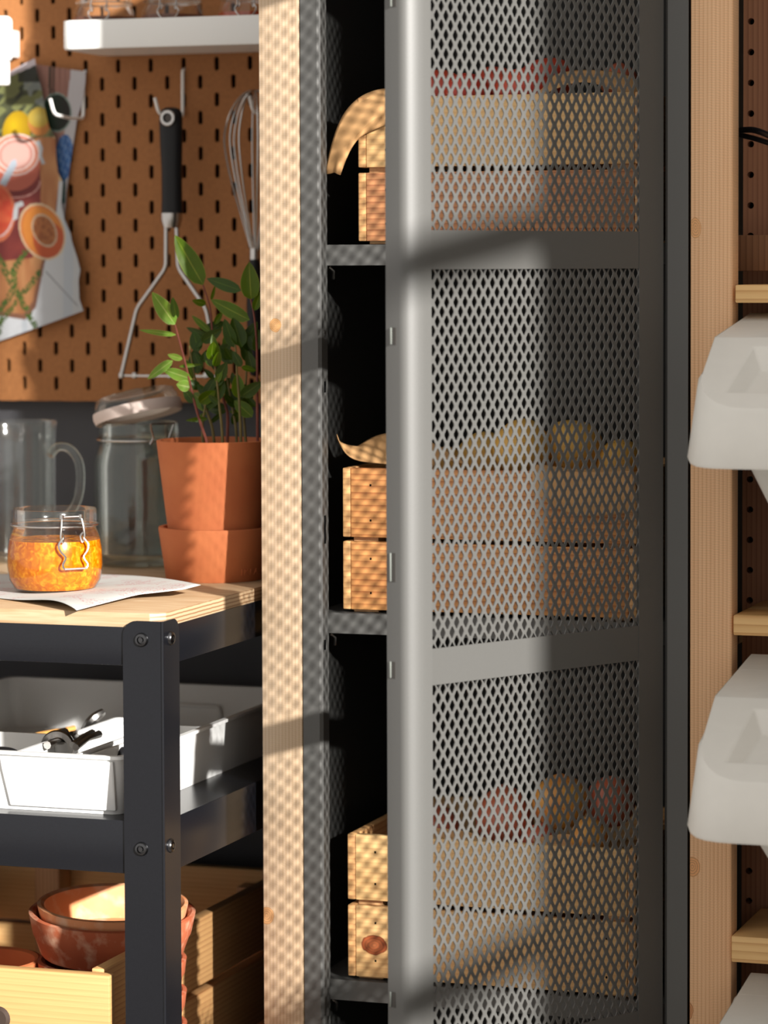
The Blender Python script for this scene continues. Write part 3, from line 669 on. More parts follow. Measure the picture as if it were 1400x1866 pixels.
# napkin under the marmalade jar
M_NAP, nt, b = new_mat('printed_tissue'); N = nt.nodes
tc = N.new('ShaderNodeTexCoord'); n1 = N.new('ShaderNodeTexNoise'); n1.inputs['Scale'].default_value = 90; n1.inputs['Detail'].default_value = 5; n1.inputs['Distortion'].default_value = 3; lk(nt, tc.outputs['Object'], n1.inputs['Vector'])
r = N.new('ShaderNodeValToRGB'); e = r.color_ramp.elements; e[0].position = .47; e[0].color = (0, 0, 0, 1); e[1].position = .5; e[1].color = (1, 1, 1, 1); q_ = e.new(.53); q_.color = (0, 0, 0, 1); lk(nt, n1.outputs['Fac'], r.inputs['Fac'])
n2 = N.new('ShaderNodeTexNoise'); n2.inputs['Scale'].default_value = 22; lk(nt, tc.outputs['Object'], n2.inputs['Vector'])
r3 = N.new('ShaderNodeValToRGB'); e = r3.color_ramp.elements; e[0].position = .50; e[0].color = (0, 0, 0, 1); e[1].position = .56; e[1].color = (1, 1, 1, 1); lk(nt, n2.outputs['Fac'], r3.inputs['Fac'])
mm = N.new('ShaderNodeMath'); mm.operation = 'MULTIPLY'; lk(nt, r.outputs['Color'], mm.inputs[0]); lk(nt, r3.outputs['Color'], mm.inputs[1])
mx = N.new('ShaderNodeMix'); mx.data_type = 'RGBA'; lk(nt, mm.outputs[0], mx.inputs[0]); mx.inputs[6].default_value = (*lin(184, 184, 180), 1); mx.inputs[7].default_value = (*lin(168, 30, 52), 1)
lk(nt, mx.outputs[2], b.inputs['Base Color']); b.inputs['Roughness'].default_value = .8
zt = ZT + .0006
def nz(x, y, h): 
    p = atZ(x, y, zt + h); return p
sheet('paper_napkin', 'white paper napkin with red print under the marmalade jar',
      loft([[nz(-40, 1083, 0), nz(20, 1096, 0), nz(62, 1098, .0), nz(85, 1086, .010), nz(112, 1092, .010), nz(140, 1112, .002)],
            [nz(-40, 1070, 0), nz(20, 1075, 0), nz(90, 1076, 0), nz(150, 1080, .001), nz(205, 1074, .012), nz(250, 1084, .004)],
            [nz(-40, 1060, 0), nz(40, 1062, 0), nz(120, 1058, 0), nz(200, 1055, 0), nz(270, 1064, .010), nz(335, 1074, .008)],
            [nz(-30, 1046, 0), nz(60, 1047, 0), nz(150, 1045, 0), nz(220, 1044, 0), nz(300, 1050, .014), nz(366, 1066, .010)]], 0, 3), 30, 20, M_NAP, .0003, 'napkin', base=(jc.x + .05, jc.y, ZT))

# big open jar
pj = atZ(248, 1037, ZT); c = pj + AWAY * .046; JS = 5700 / 3.2e3
big = root('open_glass_jar', 'tall empty glass jar with its clip lid propped open', 'jar', c)
rB = .0485
prof = [(0, .002), (.040, .0015), (.046, .004), (rB, .012), (rB + .0003, .060), (rB, .112), (.0465, .122), (.0435, .130), (.0428, .133), (.0445, .1345), (.0445, .139), (.0432, .140), (.0440, .142), (.0440, .154), (.0425, .156), (.040, .155), (.0398, .135), (.044, .122), (.0460, .110), (.0460, .014), (.040, .008), (0, .007)]
MB().lathe([(r, z) for r, z in prof], c, 64).build('glass_body', M_GLASSG, big, smooth=True)
tl = Matrix.Rotation(math.radians(15), 3, Vector((.32, -.947, 0)).normalized()) @ Matrix.Rotation(math.radians(-9), 3, 'X')
lc = c + Vector((.0, -.002, .1685))
lid = MB().lathe([(0, .004), (.030, .004), (.034, .0), (.043, .0), (.0465, .003), (.0465, .010), (.044, .014), (.043, .0175), (.038, .019), (.030, .015), (0, .0145)], lc, 56, tl).build('glass_lid', M_GLASSG, big, smooth=True)
MB().lathe([(.036, -.004), (.0475, -.008), (.0492, -.002), (.0485, .004), (.0468, .004), (.036, -.0005)], lc, 56, tl, closed=True).build('rubber_gasket', plain('gasket_rubber', lin(206, 190, 182), .85, spec=.15, Subsurface_Weight=.0), lid, smooth=True)
d = Vector((.80, -.6, 0)).normalized(); sd = Vector((-d.y, d.x, 0))
cl = MB(); cl.tube(ring_path(c + Vector((0, 0, .137)), .0452, 48), .0010, 6, closed=True); cl.build('wire_collar', M_STEEL, big, smooth=True)
cl = MB()
for sg in (-1, 1):
    cl.tube(smoothpath([c + d * .046 + sd * .012 * sg + Vector((0, 0, .134)), c + d * .049 + sd * .010 * sg + Vector((0, 0, .141)), c + d * .050 + sd * .013 * sg + Vector((0, 0, .150)), c + d * .052 + sd * .0145 * sg + Vector((0, 0, .156))], 5), .0011, 6)
cl.tube([c + d * .052 + sd * .0145 + Vector((0, 0, .156)), c + d * .052 - sd * .0145 + Vector((0, 0, .156))], .0011, 6)
cl.build('wire_bail', M_STEEL, big, smooth=True)

# glass measuring jug
pj = atZ(18, 1030, ZT); c = pj + AWAY * .048
jug = root('measuring_jug', 'clear glass measuring jug with a loop handle behind the marmalade', 'jug', c)
MB().lathe([(0, .003), (.040, .002), (.0455, .006), (.0458, .03), (.0462, .13), (.0468, .148), (.0485, .153), (.0475, .155), (.0455, .152), (.0440, .13), (.0435, .03), (.042, .010), (0, .008)], c, 56).build('glass_body', M_GLASS, jug, smooth=True)
hd = Vector((.95, -.10, 0)).normalized()
def jp(o_, z): return c + hd * o_ + Vector((0, 0, z))
MB().tube(smoothpath([jp(.0455, .118), jp(.055, .127), (jp(.070, .126)), jp(.082, .112), jp(.084, .09), jp(.080, .07), jp(.070, .055), jp(.058, .050), jp(.0455, .052)], 6), .0052, 12).build('handle', M_GLASSG, jug, smooth=True)
mk = MB()
for k in range(6):
    a0 = math.atan2(-.95, .05)
    pts = [c + Vector((math.cos(a0 + t) * .0466, math.sin(a0 + t) * .0466, .04 + k * .015)) for t in [-.06 + .02 * i for i in range(7)]]
    mk.tube(pts, .0005, 4)
mk.build('scale_marks', plain('scale_print', (.08, .03, .03), .6), jug)

# ------------------------------------------------------------------ terracotta pot, saucer and bay plant
def terracotta(name, c1, c2, worn=0.0):
    m, nt, b = new_mat(name); N = nt.nodes; tc = N.new('ShaderNodeTexCoord')
    n = N.new('ShaderNodeTexNoise'); n.inputs['Scale'].default_value = 18; n.inputs['Detail'].default_value = 5; lk(nt, tc.outputs['Object'], n.inputs['Vector'])
    r = N.new('ShaderNodeValToRGB'); e = r.color_ramp.elements; e[0].position = .3; e[0].color = (*c1, 1); e[1].position = .7; e[1].color = (*c2, 1); lk(nt, n.outputs['Fac'], r.inputs['Fac'])
    col = r.outputs['Color']
    if worn:
        n2 = N.new('ShaderNodeTexNoise'); n2.inputs['Scale'].default_value = 55; n2.inputs['Detail'].default_value = 8; lk(nt, tc.outputs['Object'], n2.inputs['Vector'])
        r2 = N.new('ShaderNodeValToRGB'); e = r2.color_ramp.elements; e[0].position = .5; e[0].color = (0, 0, 0, 1); e[1].position = .72; e[1].color = (worn, worn, worn, 1); lk(nt, n2.outputs['Fac'], r2.inputs['Fac'])
        mx = N.new('ShaderNodeMix'); mx.data_type = 'RGBA'; lk(nt, r2.outputs['Color'], mx.inputs[0]); lk(nt, col, mx.inputs[6]); mx.inputs[7].default_value = (*lin(214, 178, 150), 1); col = mx.outputs[2]
    lk(nt, col, b.inputs['Base Color']); b.inputs['Roughness'].default_value = .75; b.inputs['Specular IOR Level'].default_value = .25
    return m
M_TERRA = terracotta('terracotta', lin(178, 98, 60), lin(192, 114, 70))
M_TERRAW = terracotta('terracotta_worn', lin(160, 80, 52), lin(178, 98, 66), .7)
pj = atZ(388, 1063, ZT); rS = .0515; c = pj + AWAY * rS
sau = root('pot_saucer', 'deep terracotta saucer under the pot on the trolley top', 'saucer', c)
sH = .0545
MB().lathe([(0, 0), (rS - .001, 0), (rS, .001), (rS + .0075, sH - .002), (rS + .007, sH), (rS + .0025, sH), (rS + .0018, sH - .002), (rS - .004, .006), (0, .005)], c, 72).build('saucer_body', M_TERRA, sau, smooth=True)
# embossed mark on the saucer
tcu = bpy.data.curves.new('mark', 'FONT'); tcu.body = 'IKEA'; tcu.size = .0095; tcu.extrude = .00035; tcu.align_x = 'CENTER'; tcu.space_character = 1.25
tob = bpy.data.objects.new('mark_tmp', tcu); COL.objects.link(tob)
dg = bpy.context.evaluated_depsgraph_get(); me = bpy.data.meshes.new_from_object(tob.evaluated_get(dg)); COL.objects.unlink(tob); bpy.data.objects.remove(tob)
mkp = atY(445, 1048, c.y - .04); a0 = math.atan2(mkp.y - c.y, mkp.x - c.x)
dx = max(-.9, min(.9, (mkp.x - c.x) / (rS + .001))); a0 = -math.acos(dx)
for v in me.vertices:
    x, y, z = v.co; zz = .007 + y; rr = rS + .0075 * zz / sH + .0002 + z; a = a0 + x / rS
    v.co = (rr * math.cos(a), rr * math.sin(a), zz)
mo = bpy.data.objects.new('stamped_mark', me); COL.objects.link(mo); me.materials.append(M_TERRA); mo.parent = sau; mo['label'] = 'small embossed word on the saucer'
pH = .1385; z0 = .006; rb, rt = .0435, .0605
pot = root('potted_bay_plant', 'leafy green bay plant in a terracotta pot on the trolley top', 'potted plant', c + Vector((0, 0, z0)))
MB().lathe([(0, z0), (rb, z0), (rb + (rt - rb) * .985, z0 + pH - .003), (rt, z0 + pH - .0005), (rt - .001, z0 + pH), (rt - .0045, z0 + pH), (rt - .0055, z0 + pH - .002), (rb - .004, z0 + .008), (0, z0 + .008)], c, 72).build('pot', M_TERRA, pot, smooth=True)
MB().lathe([(0, z0 + .012), (rb, z0 + .012), (rt - .0085, z0 + pH - .016), (0, z0 + pH - .012)], c, 40).build('soil', plain('soil', (.03, .02, .014), .95, noise=.5, nscale=300), pot)
YP = c.y
M_STEM = plain('bay_stem', lin(112, 52, 36), .6, noise=.25, nscale=90)
M_STEMG = plain('bay_stem_green', lin(106, 92, 44), .6, noise=.25, nscale=90)
def leafmat(name, col, rib, rough=.38):
    m, nt, b = new_mat(name); N = nt.nodes; uv = N.new('ShaderNodeUVMap'); s_ = N.new('ShaderNodeSeparateXYZ'); lk(nt, uv.outputs[0], s_.inputs[0])
    a = N.new('ShaderNodeMath'); a.operation = 'SUBTRACT'; lk(nt, s_.outputs[0], a.inputs[0]); a.inputs[1].default_value = .5
    ab = N.new('ShaderNodeMath'); ab.operation = 'ABSOLUTE'; lk(nt, a.outputs[0], ab.inputs[0])
    r = N.new('ShaderNodeValToRGB'); e = r.color_ramp.elements; e[0].position = .012; e[0].color = (*rib, 1); e[1].position = .035; e[1].color = (*col, 1); q = e.new(.46); q.color = (*col, 1); q = e.new(.5); q.color = (*rib, 1)
    lk(nt, ab.outputs[0], r.inputs['Fac'])
    n = N.new('ShaderNodeTexNoise'); n.inputs['Scale'].default_value = 70; tc = N.new('ShaderNodeTexCoord'); lk(nt, tc.outputs['Object'], n.inputs['Vector'])
    mx = N.new('ShaderNodeMix'); mx.data_type = 'RGBA'; mx.blend_type = 'MULTIPLY'; mx.inputs[0].default_value = .35; lk(nt, r.outputs['Color'], mx.inputs[6]); lk(nt, n.outputs['Color'], mx.inputs[7])
    # thin leaf: diffuse + translucent
    b.inputs['Roughness'].default_value = rough; b.inputs['Specular IOR Level'].default_value = .28; lk(nt, mx.outputs[2], b.inputs['Base Color'])
    tr = N.new('ShaderNodeBsdfTranslucent'); lk(nt, mx.outputs[2], tr.inputs[0])
    ms = N.new('ShaderNodeMixShader'); ms.inputs[0].default_value = .3; out = N['Material Output']
    lk(nt, b.outputs[0], ms.inputs[1]); lk(nt, tr.outputs[0], ms.inputs[2]); lk(nt, ms.outputs[0], out.inputs[0])
    return m
M_LEAF = [leafmat('bay_leaf', lin(88, 116, 14), lin(146, 160, 52)), leafmat('bay_leaf_lit', lin(134, 172, 62), lin(206, 220, 130)), leafmat('bay_leaf_dark', lin(58, 82, 16), lin(92, 112, 34))]  # the palest leaf colour has sunlight painted in, for the lit leaves
STEMS = [[(383, 822), (372, 790), (362, 760), (352, 722), (345, 692), (335, 650), (319, 592)],
         [(414, 822), (415, 760), (411, 739), (401, 705), (394, 681), (389, 640), (386, 591), (382, 557), (370, 519)],
         [(470, 824), (469, 740), (469, 690), (468, 630), (464, 580), (457, 545)],
         [(440, 823), (438, 770), (436, 728), (432, 680), (430, 640), (425, 600)],
         [(392, 822), (387, 780), (378, 752), (365, 715), (356, 690), (350, 660), (345, 630)],
         [(407, 823), (404, 775), (400, 740), (396, 700), (392, 670)],
         [(432, 823), (430, 780), (424, 745), (418, 712), (410, 670)],
         [(450, 823), (446, 780), (444, 745), (448, 700), (450, 650), (447, 600)],
         [(373, 822), (369, 790), (371, 760), (376, 730)]]
LV = [(318.9, 428.6, 370.3, 519.4, .36, 0), (278, 532, 318.9, 591.4, .42, 1), (315.4, 541, 321.4, 581, .36, 2), (253.7, 601.7, 320.6, 610, .16, 1), (374.6, 506.6, 439.7, 529.7, .28, 2), (453.4, 479, 457.7, 546, .50, 0), (382.3, 546, 455, 583, .32, 0),
      (350.6, 547.7, 375.4, 553.7, .5, 0), (392.6, 521, 384.9, 547, .22, 0), (348, 575, 384, 605, .26, 0), (339.4, 596.6, 382, 615, .25, 2), (406, 567, 391, 591, .38, 0), (424, 580, 440.6, 632.6, .5, 2), (409, 581, 427, 633, .42, 2), (476, 530, 463, 566, .4, 0),
      (387, 609, 396, 659, .32, 0), (374, 612, 358, 634, .4, 2), (304, 647, 332.6, 653.7, .4, 1), (267, 690, 315, 657, .3, 1), (295, 673, 350, 691, .36, 1), (322, 700, 346, 706, .85, 1), (432, 681, 435, 726, .52, 0), (466, 676, 440, 669, .4, 0), (382, 698, 396, 714, .5, 2),
      (404, 674, 394, 697, .42, 0), (338, 766, 379, 763, .22, 0), (377, 746, 413, 750, .32, 2), (464.6, 753, 418, 750, .22, 0), (386, 741, 411, 741, .42, 2), (382, 772, 403, 755, .32, 2), (470, 688, 468, 709, .5, 0), (420, 775, 436, 752, .42, 2), (368, 664, 326, 668, .16, 0),
      (352, 640, 368, 672, .4, 2), (372, 640, 386, 668, .4, 2), (405, 625, 415, 655, .45, 2), (418, 690, 408, 712, .45, 2), (452, 640, 462, 680, .5, 2), (446, 700, 458, 730, .5, 2), (360, 700, 376, 720, .5, 2), (366, 735, 380, 748, .5, 2), (424, 640, 440, 668, .5, 2), (400, 640, 392, 668, .4, 0), (455, 610, 468, 640, .5, 2), (472, 600, 466, 640, .4, 2), (372, 672, 390, 690, .4, 2), (450, 720, 466, 742, .4, 2), (410, 720, 426, 735, .45, 2), (340, 655, 352, 690, .3, 0), (358, 765, 376, 752, .3, 0), (440, 640, 448, 600, .5, 2), (380, 720, 398, 735, .5, 2)]
rs = random.Random(3)
stems = []; sdepth = [-.020, .016, -.005, -.016, .004, -.026, .012, .008, -.004]
for i, P in enumerate(STEMS):
    dpt = YP + sdepth[i]; pts = smoothpath([atY(x, y, dpt) for x, y in P], 4); n = len(pts)
    # the foot of each stem reaches the soil
    foot = pts[0].copy(); foot.z = c.z + z0 + pH - .02; foot.x = c.x + (foot.x - c.x) * .85
    o = MB().tube([foot] + pts, [.0019] + [.0017 - .0009 * k / n for k in range(n)], 7).build('stem', M_STEM if i in (0, 1, 2) else M_STEMG, pot, smooth=True)
    stems.append((o, P, dpt))
def leaf(tipx, tipy, bx_, by_, wr, m):
    best = min(range(len(STEMS)), key=lambda i: min((x - bx_) ** 2 + (y - by_) ** 2 for x, y in STEMS[i]))
    so, P, dpt = stems[best]
    B = atY(bx_, by_, dpt); T = atY(tipx, tipy, dpt + rs.uniform(-.012, .012) - (.012 if m == 1 else 0))
    ax = T - B; L = ax.length; ax.normalize(); vw = Vector((.32, -.947, .03)); sd = ax.cross(vw).normalized(); nm = sd.cross(ax).normalized()
    tw = rs.uniform(-.35, .35); sd = (sd * math.cos(tw) + nm * math.sin(tw)).normalized(); nm = sd.cross(ax).normalized()
    if nm.dot(vw) < 0: nm = -nm
    Wd = wr * L * .5; nu, nv = 4, 9; curl = rs.uniform(-.06, .10)
    vs = []; uvs = []
    for j in range(nv + 1):
        t = j / nv; w_ = Wd * 1.02 * (math.sin(math.pi * min(1, t ** .8 * .97 + .03)) ** .72) if 0 < t < 1 else Wd * .03
        for i in range(nu + 1):
            u = i / nu * 2 - 1
            rip = .035 * Wd * math.sin(t * 14 + i)
            p = B + ax * (t * L) + sd * (u * w_) + nm * (abs(u) * w_ * .22 - curl * L * (t * t) * 1.5 + rip * abs(u))
            vs.append(p); uvs.append((i / nu, t))
    fs = [(j * (nu + 1) + i, j * (nu + 1) + i + 1, (j + 1) * (nu + 1) + i + 1, (j + 1) * (nu + 1) + i) for j in range(nv) for i in range(nu)]
    org = wloc(so); me = bpy.data.meshes.new('leaf'); me.from_pydata([tuple(p - org) for p in vs], [], fs); me.shade_smooth()
    ul = me.uv_layers.new(name='UVMap')
    for lp in me.loops: ul.data[lp.index].uv = uvs[lp.vertex_index]
    o = bpy.data.objects.new('leaf', me); COL.objects.link(o); me.materials.append(M_LEAF[m]); o.parent = so
for a in LV: leaf(*a)
for i in range(34):
    x = rs.uniform(352, 474); y = rs.uniform(612, 775); an = rs.uniform(-2.6, -.5); L_ = rs.uniform(26, 48)
    leaf(x + L_ * math.cos(an), y + L_ * math.sin(an), x, y, rs.uniform(.4, .6), 2 if rs.random() < .7 else 0)

# ------------------------------------------------------------------ white tray with boxes and utensils on the trolley shelf
ZS = CZ - .5192 + .0002
def wtray(name, label, cat, x0, x1, y0, y1, z0, z1, t=.0025, lip=.004, mat=M_WHITE, flare=.006, rc=.012, group=None):
    rt_ = root(name, label, cat, ((x0 + x1) / 2, (y0 + y1) / 2, z0), group)
    def loop(e, z):                       # rounded rectangle grown by e
        X0, X1, Y0, Y1 = x0 - e, x1 + e, y0 - e, y1 + e; out = []
        for (cx_, cy_, a0) in ((X1 - rc, Y0 + rc, -90), (X1 - rc, Y1 - rc, 0), (X0 + rc, Y1 - rc, 90), (X0 + rc, Y0 + rc, 180)):
            for k in range(6):
                a = math.radians(a0 + 18 * k); out.append((cx_ + rc * math.cos(a), cy_ + rc * math.sin(a), z))
        return out
    L = [loop(-flare, z0), loop(0, z1 - .003), loop(lip, z1 - .003), loop(lip, z1), loop(-t, z1), loop(-flare - t, z0 + t)]
    mb = MB(); n = 24
    for l in L: mb.v += [Vector(p) for p in l]
    for i in range(len(L) - 1): mb.f += [(i * n + k, i * n + (k + 1) % n, (i + 1) * n + (k + 1) % n, (i + 1) * n + k) for k in range(n)]
    mb.f += [tuple(range(n))[::-1], tuple(range(5 * n, 6 * n))]
    mb.build('tray_body', mat, rt_, smooth=True); return rt_
XTL, XTR = -1.530, -1.176; YTF, YTB = 2.708, 3.205
tray = wtray('storage_tray', 'large white plastic tray on the black trolley shelf', 'tray', XTL, XTR, YTF, YTB, ZS, ZS + .0572)
# raised front panel with slanted ends
px0 = atY(9, 1410, YTF).x; px1 = -1.185
MB().prism([(px0 - .003, YTF - .002, ZS + .040), (px0 + .004, YTF - .002 + .004, ZS + .004), (px1, YTF + .002, ZS + .004), (px1, YTF - .002, ZS + .040), (px1, YTF - .004, ZS + .052), (px0 - .004, YTF - .004, ZS + .052)], (0, .005, 0)).build('front_panel', M_WHITE, tray, bevel=.0015)
for X in (-1.30,):
    MB().tube(roundpath([(X - .03, YTB - .006, ZS + .012), (X - .028, YTB - .008, ZS + .035), (X + .028, YTB - .008, ZS + .035), (X + .03, YTB - .006, ZS + .012)], .006), .0022, 8).build('handle_rib', M_WHITE, tray, smooth=True)
zb_ = ZS + .003
def zx(x, y, h): return atZ(x, y, zb_ + h)
hB = .050
fl = zx(52, 1370, hB); fr = zx(178, 1374, hB); bk = zx(187, 1306, hB)
yb0, yb1 = YTF + .012, bk.y
wtray('divider_box', 'narrow white box in the tray holding the metal corkscrew', 'box', fl.x - .012, fr.x - .018, yb0, yb1, zb_, zb_ + hB, lip=.001, flare=.002, rc=.006, group='small white boxes in the tray')
wtray('divider_box', 'small white box left of the corkscrew box in the tray', 'box', XTL + .02, fl.x - .022, yb0, yb0 + .15, zb_, zb_ + hB - .004, lip=.001, flare=.002, rc=.006, group='small white boxes in the tray')
wtray('divider_box', 'small white box in the tray behind the black trolley post', 'box', fr.x - .010, XTR - .012, yb0, yb1 - .02, zb_, zb_ + hB - .002, lip=.001, flare=.002, rc=.006, group='small white boxes in the tray')
# winged corkscrew
zc = zb_ + .040
q0 = atZ(112, 1366, zc); q1 = atZ(150, 1336, zc)
ks = root('winged_corkscrew', 'metal winged corkscrew lying in the white box', 'corkscrew', (q0 + q1) / 2 - Vector((0, 0, .01)))
ax = (q1 - q0).normalized(); qm = ax.to_track_quat('Z', 'Y').to_matrix(); L = (q1 - q0).length
MB().lathe([(.0, 0), (.008, 0), (.0105, .004), (.0105, L * .45), (.009, L * .5), (.0095, L * .55), (.007, L * .62), (.008, L * .66), (.006, L * .72), (.007, L * .78), (.004, L * .85), (0, L * .86)], q0, 24, qm).build('barrel', M_STEELD, ks, smooth=True)
MB().lathe([(.011, -.003), (.0165, -.003), (.0175, .002), (.0165, .008), (.011, .008)], q0 - ax * .002 + Vector((-.004, 0, .002)), 32, qm, closed=True).build('ring', M_STEEL, ks, smooth=True)
b1 = atZ(188, 1297, zc + .020)
bl = MB(); pts = smoothpath([q1 - ax * .01, q1 + ax * .01, (q1 + b1) / 2 + Vector((0, 0, .003)), b1], 5)
bl.tube(pts, [.0025, .0028] + [.003 + .0028 * math.sin(math.pi * k / (len(pts) - 2)) for k in range(len(pts) - 2)], 8); bl.build('handle', M_STEELD, ks, smooth=True)
for (t0, t1) in ((( 122, 1352), (86, 1358)), ((138, 1362), (180, 1338)), ((132, 1358), (168, 1336)), ((128, 1350), (118, 1334))):
    a_ = atZ(*t0, zc + .006); b_ = atZ(*t1, zc + .009); MB().tube([a_, (a_ * .5 + b_ * .5) + Vector((0, 0, .002)), b_], [.0035, .0028, .0042], 8).build('lever', M_STEEL, ks, smooth=True)
# other small things in the tray
def pebble(name, label, cat, c_, r, sq, mat):
    o = tuber(name, label, cat, c_, r, mat, 5, sq); o.rotation_euler = (0, 0, .4); return o
pebble('bottle_stopper', 'black ribbed stopper in the tray beside the trolley post', 'stopper', atZ(214, 1378, zb_ + .036), .013, (1.5, 1, .75), M_BLKPL)
pebble('bottle_stopper', 'dark flat stopper at the left edge of the tray', 'stopper', atZ(2, 1372, zb_ + .034), .012, (1.6, 1, .5), M_BLKPL)
a_ = atZ(70, 1340, zb_ + .030); b_ = atZ(120, 1330, zb_ + .030)
o = MB().tube([a_ - (b_ - a_) * .5, a_, b_, b_ + (b_ - a_) * .3], [.003, .0035, .003, .003], 10).build('wooden_spoon', wood('spoon_wood', lin(214, 160, 90), lin(180, 120, 60), 0, .004), None, smooth=True, base=a_); tag(o, 'wooden spoon handle lying across the white tray', 'spoon')

# ------------------------------------------------------------------ crate with terracotta saucers on the lowest trolley level
ZL = CZ - .9004
zc1 = CZ - .668; xcr = -1.200; ycf = 2.712; ycb = 3.20; xcl = -1.60; t = .013
kc = root('wooden_crate', 'large pine crate of terracotta saucers at the bottom of the trolley', 'crate', ((xcr + xcl) / 2, (ycf + ycb) / 2, ZL))
for (a, b) in ((zc1 - .070, zc1), (zc1 - .148, zc1 - .078), (ZL + .001, zc1 - .156)):
    bx(xcr - t, xcr, ycf + .002, ycb - .002, a, b).build('side_slat', M_PINE_S, kc, bevel=.0012)
    bx(xcl, xcl + t, ycf + .002, ycb - .002, a, b).build('side_slat', M_PINE_S, kc, bevel=.0012)
    bx(xcl, xcr, ycb - .002, ycb + t, a, b + .004).build('back_slat', M_PINE_F, kc, bevel=.0012)
zfr = atY(100, 1765, ycf).z
M_PINE_B = wood('pine_big_crate', lin(186, 146, 94), lin(158, 110, 62), 0, .0060, line=.25)
fb = bx(xcl, xcr + .012, ycf - t, ycf, ZL + .001, zfr)  .build('front_board', M_PINE_B, kc, bevel=.0014)
p = atY(-2, 1856, ycf - t)
MB().lathe([(0, .003), (.009, .003), (.012, .0)], p, 24, Vector((0, -1, 0)).to_track_quat('Z', 'Y').to_matrix()).build('finger_hole', plain('hole_brown', (.03, .016, .010), .8), fb, smooth=True)
for (X0, X1) in ((xcl + t + .001, xcl + t + .03), (xcr - t - .03, xcr - t - .001)):
    for (Y0, Y1) in ((ycf + .001, ycf + .026), (ycb - .03, ycb - .003)):
        bx(X0, X1, Y0, Y1, ZL + .001, zc1 - .01).build('corner_block', M_PINE_V, kc, bevel=.001)
bx(xcl + t, xcr - t, ycf, ycb, ZL + .004, ZL + .012).build('bottom_board', M_PINE_S, kc)
p = atY(68, 1622, 3.14); 
bx(p.x - .015, p.x + .015, 3.165, 3.196, ZL + .012, zc1 + .002).build('corner_block', M_PINE_V, kc, bevel=.001)
# stacked saucers
def saucer_ring(label, cpx, zb, zt_, rb, rt, wall, mat, tilt=0.0, group=None):
    o = MB().lathe([(0, 0), (rb * .97, 0), (rb, .003), ((rb + rt) / 2, (zt_ - zb) * .45), ((rb + rt) / 2 + .0015, (zt_ - zb) * .5), (rt - .0005, (zt_ - zb) - .004), (rt, (zt_ - zb) - .001), (rt - wall * .5, zt_ - zb), (rt - wall, (zt_ - zb) - .002), (rb - wall * .8, .009), (0, .008)], (0, 0, 0), 56).build('terracotta_saucer', mat, None, smooth=True, base=(0, 0, 0))
    o.location = cpx; o.rotation_euler = (tilt, tilt * .4, .3); return tag(o, label, 'saucer', group)
zl0 = atY(210, 1752, 2.83).z
cs = atY(204, 1720, 2.86)
zs_b = zfr - .010
# level they rest on: a block of stacked saucers beneath
zz = ZL + .012; k = 0
while zz + .030 < zs_b:
    saucer_ring(['bottom terracotta saucer of the stack in the crate', 'terracotta saucer second from the foot of the stack', 'terracotta saucer third from the foot of the stack', 'terracotta saucer fourth from the foot of the stack', 'terracotta saucer fifth from the foot of the stack', 'terracotta saucer sixth from the foot of the stack', 'terracotta saucer seventh from the foot of the stack'][k], (cs.x, cs.y, zz), 0, .032, .068, .075, .008, M_TERRAW); zz += .0330; k += 1
zs = zz
saucer_ring('worn outer terracotta saucer, widest of the visible stack in the crate', (cs.x, cs.y, zs + .004), 0, .044, .072, .0835, .007, M_TERRAW, .06)
saucer_ring('pale rimmed terracotta saucer nested on top of the stack', (cs.x + .001, cs.y - .001, zs + .0145), 0, .042, .064, .0755, .0068, terracotta('terracotta_pale', lin(206, 130, 84), lin(218, 156, 112), .8), .06)
saucer_ring('terracotta saucer lying low at the left of the crate', (atY(-25, 1755, 2.83).x, 2.82, ZL + .0125), 0, zfr - ZL - .034, .050, .060, .007, M_TERRA)

# ================================================================== things on the pegboard
yt = 3.155
a = atY(108, 38, yt); b = atY(110, 90, yt); xr_ = a.x + .28
ptray = root('pegboard_shelf', 'white enamel tray shelf hooked onto the pegboard', 'shelf', ((a.x + xr_) / 2, (yt + YW) / 2, b.z))
def rr_loop(x0, x1, y0, y1, rc, z, k=6):
    out = []
    for (cx_, cy_, a0) in ((x1 - rc, y0 + rc, -90), (x1 - rc, y1 - rc, 0), (x0 + rc, y1 - rc, 90), (x0 + rc, y0 + rc, 180)):
        for i in range(k + 1):
            an = math.radians(a0 + 90 * i / k); out.append(Vector((cx_ + rc * math.cos(an), cy_ + rc * math.sin(an), z)))
    return out
zt0, zt1 = b.z, a.z
L = [rr_loop(a.x + .001, xr_ - .001, yt + .001, YW - .002, .014, zt0), rr_loop(a.x, xr_, yt, YW - .001, .015, zt0 + .002), rr_loop(a.x, xr_, yt, YW - .001, .015, zt1), rr_loop(a.x + .0015, xr_ - .0015, yt + .0015, YW - .0025, .0135, zt1), rr_loop(a.x + .0015, xr_ - .0015, yt + .0015, YW - .0025, .0135, zt0 + .003)]
mb = MB(); n = len(L[0])
for l in L: mb.v += l
for i in range(len(L) - 1): mb.f += [(i * n + k, i * n + (k + 1) % n, (i + 1) * n + (k + 1) % n, (i + 1) * n + k) for k in range(n)]
mb.f += [tuple(range(n))[::-1], tuple(range(4 * n, 5 * n))]
mb.build('tray_body', M_WHITEM, ptray, smooth=True)
for X in (a.x + .05, xr_ - .05): bx(X - .002, X + .002, YW - .0015, YW + .010, zt1 - .004, zt1 - .001).build('hook_tab', M_WHITEM, ptray)
M_SPICE = plain('brown_spice', lin(110, 62, 40), .8, noise=.4, nscale=400)
M_ORJ = plain('orange_preserve', lin(170, 66, 24), .3, noise=.3, nscale=150)
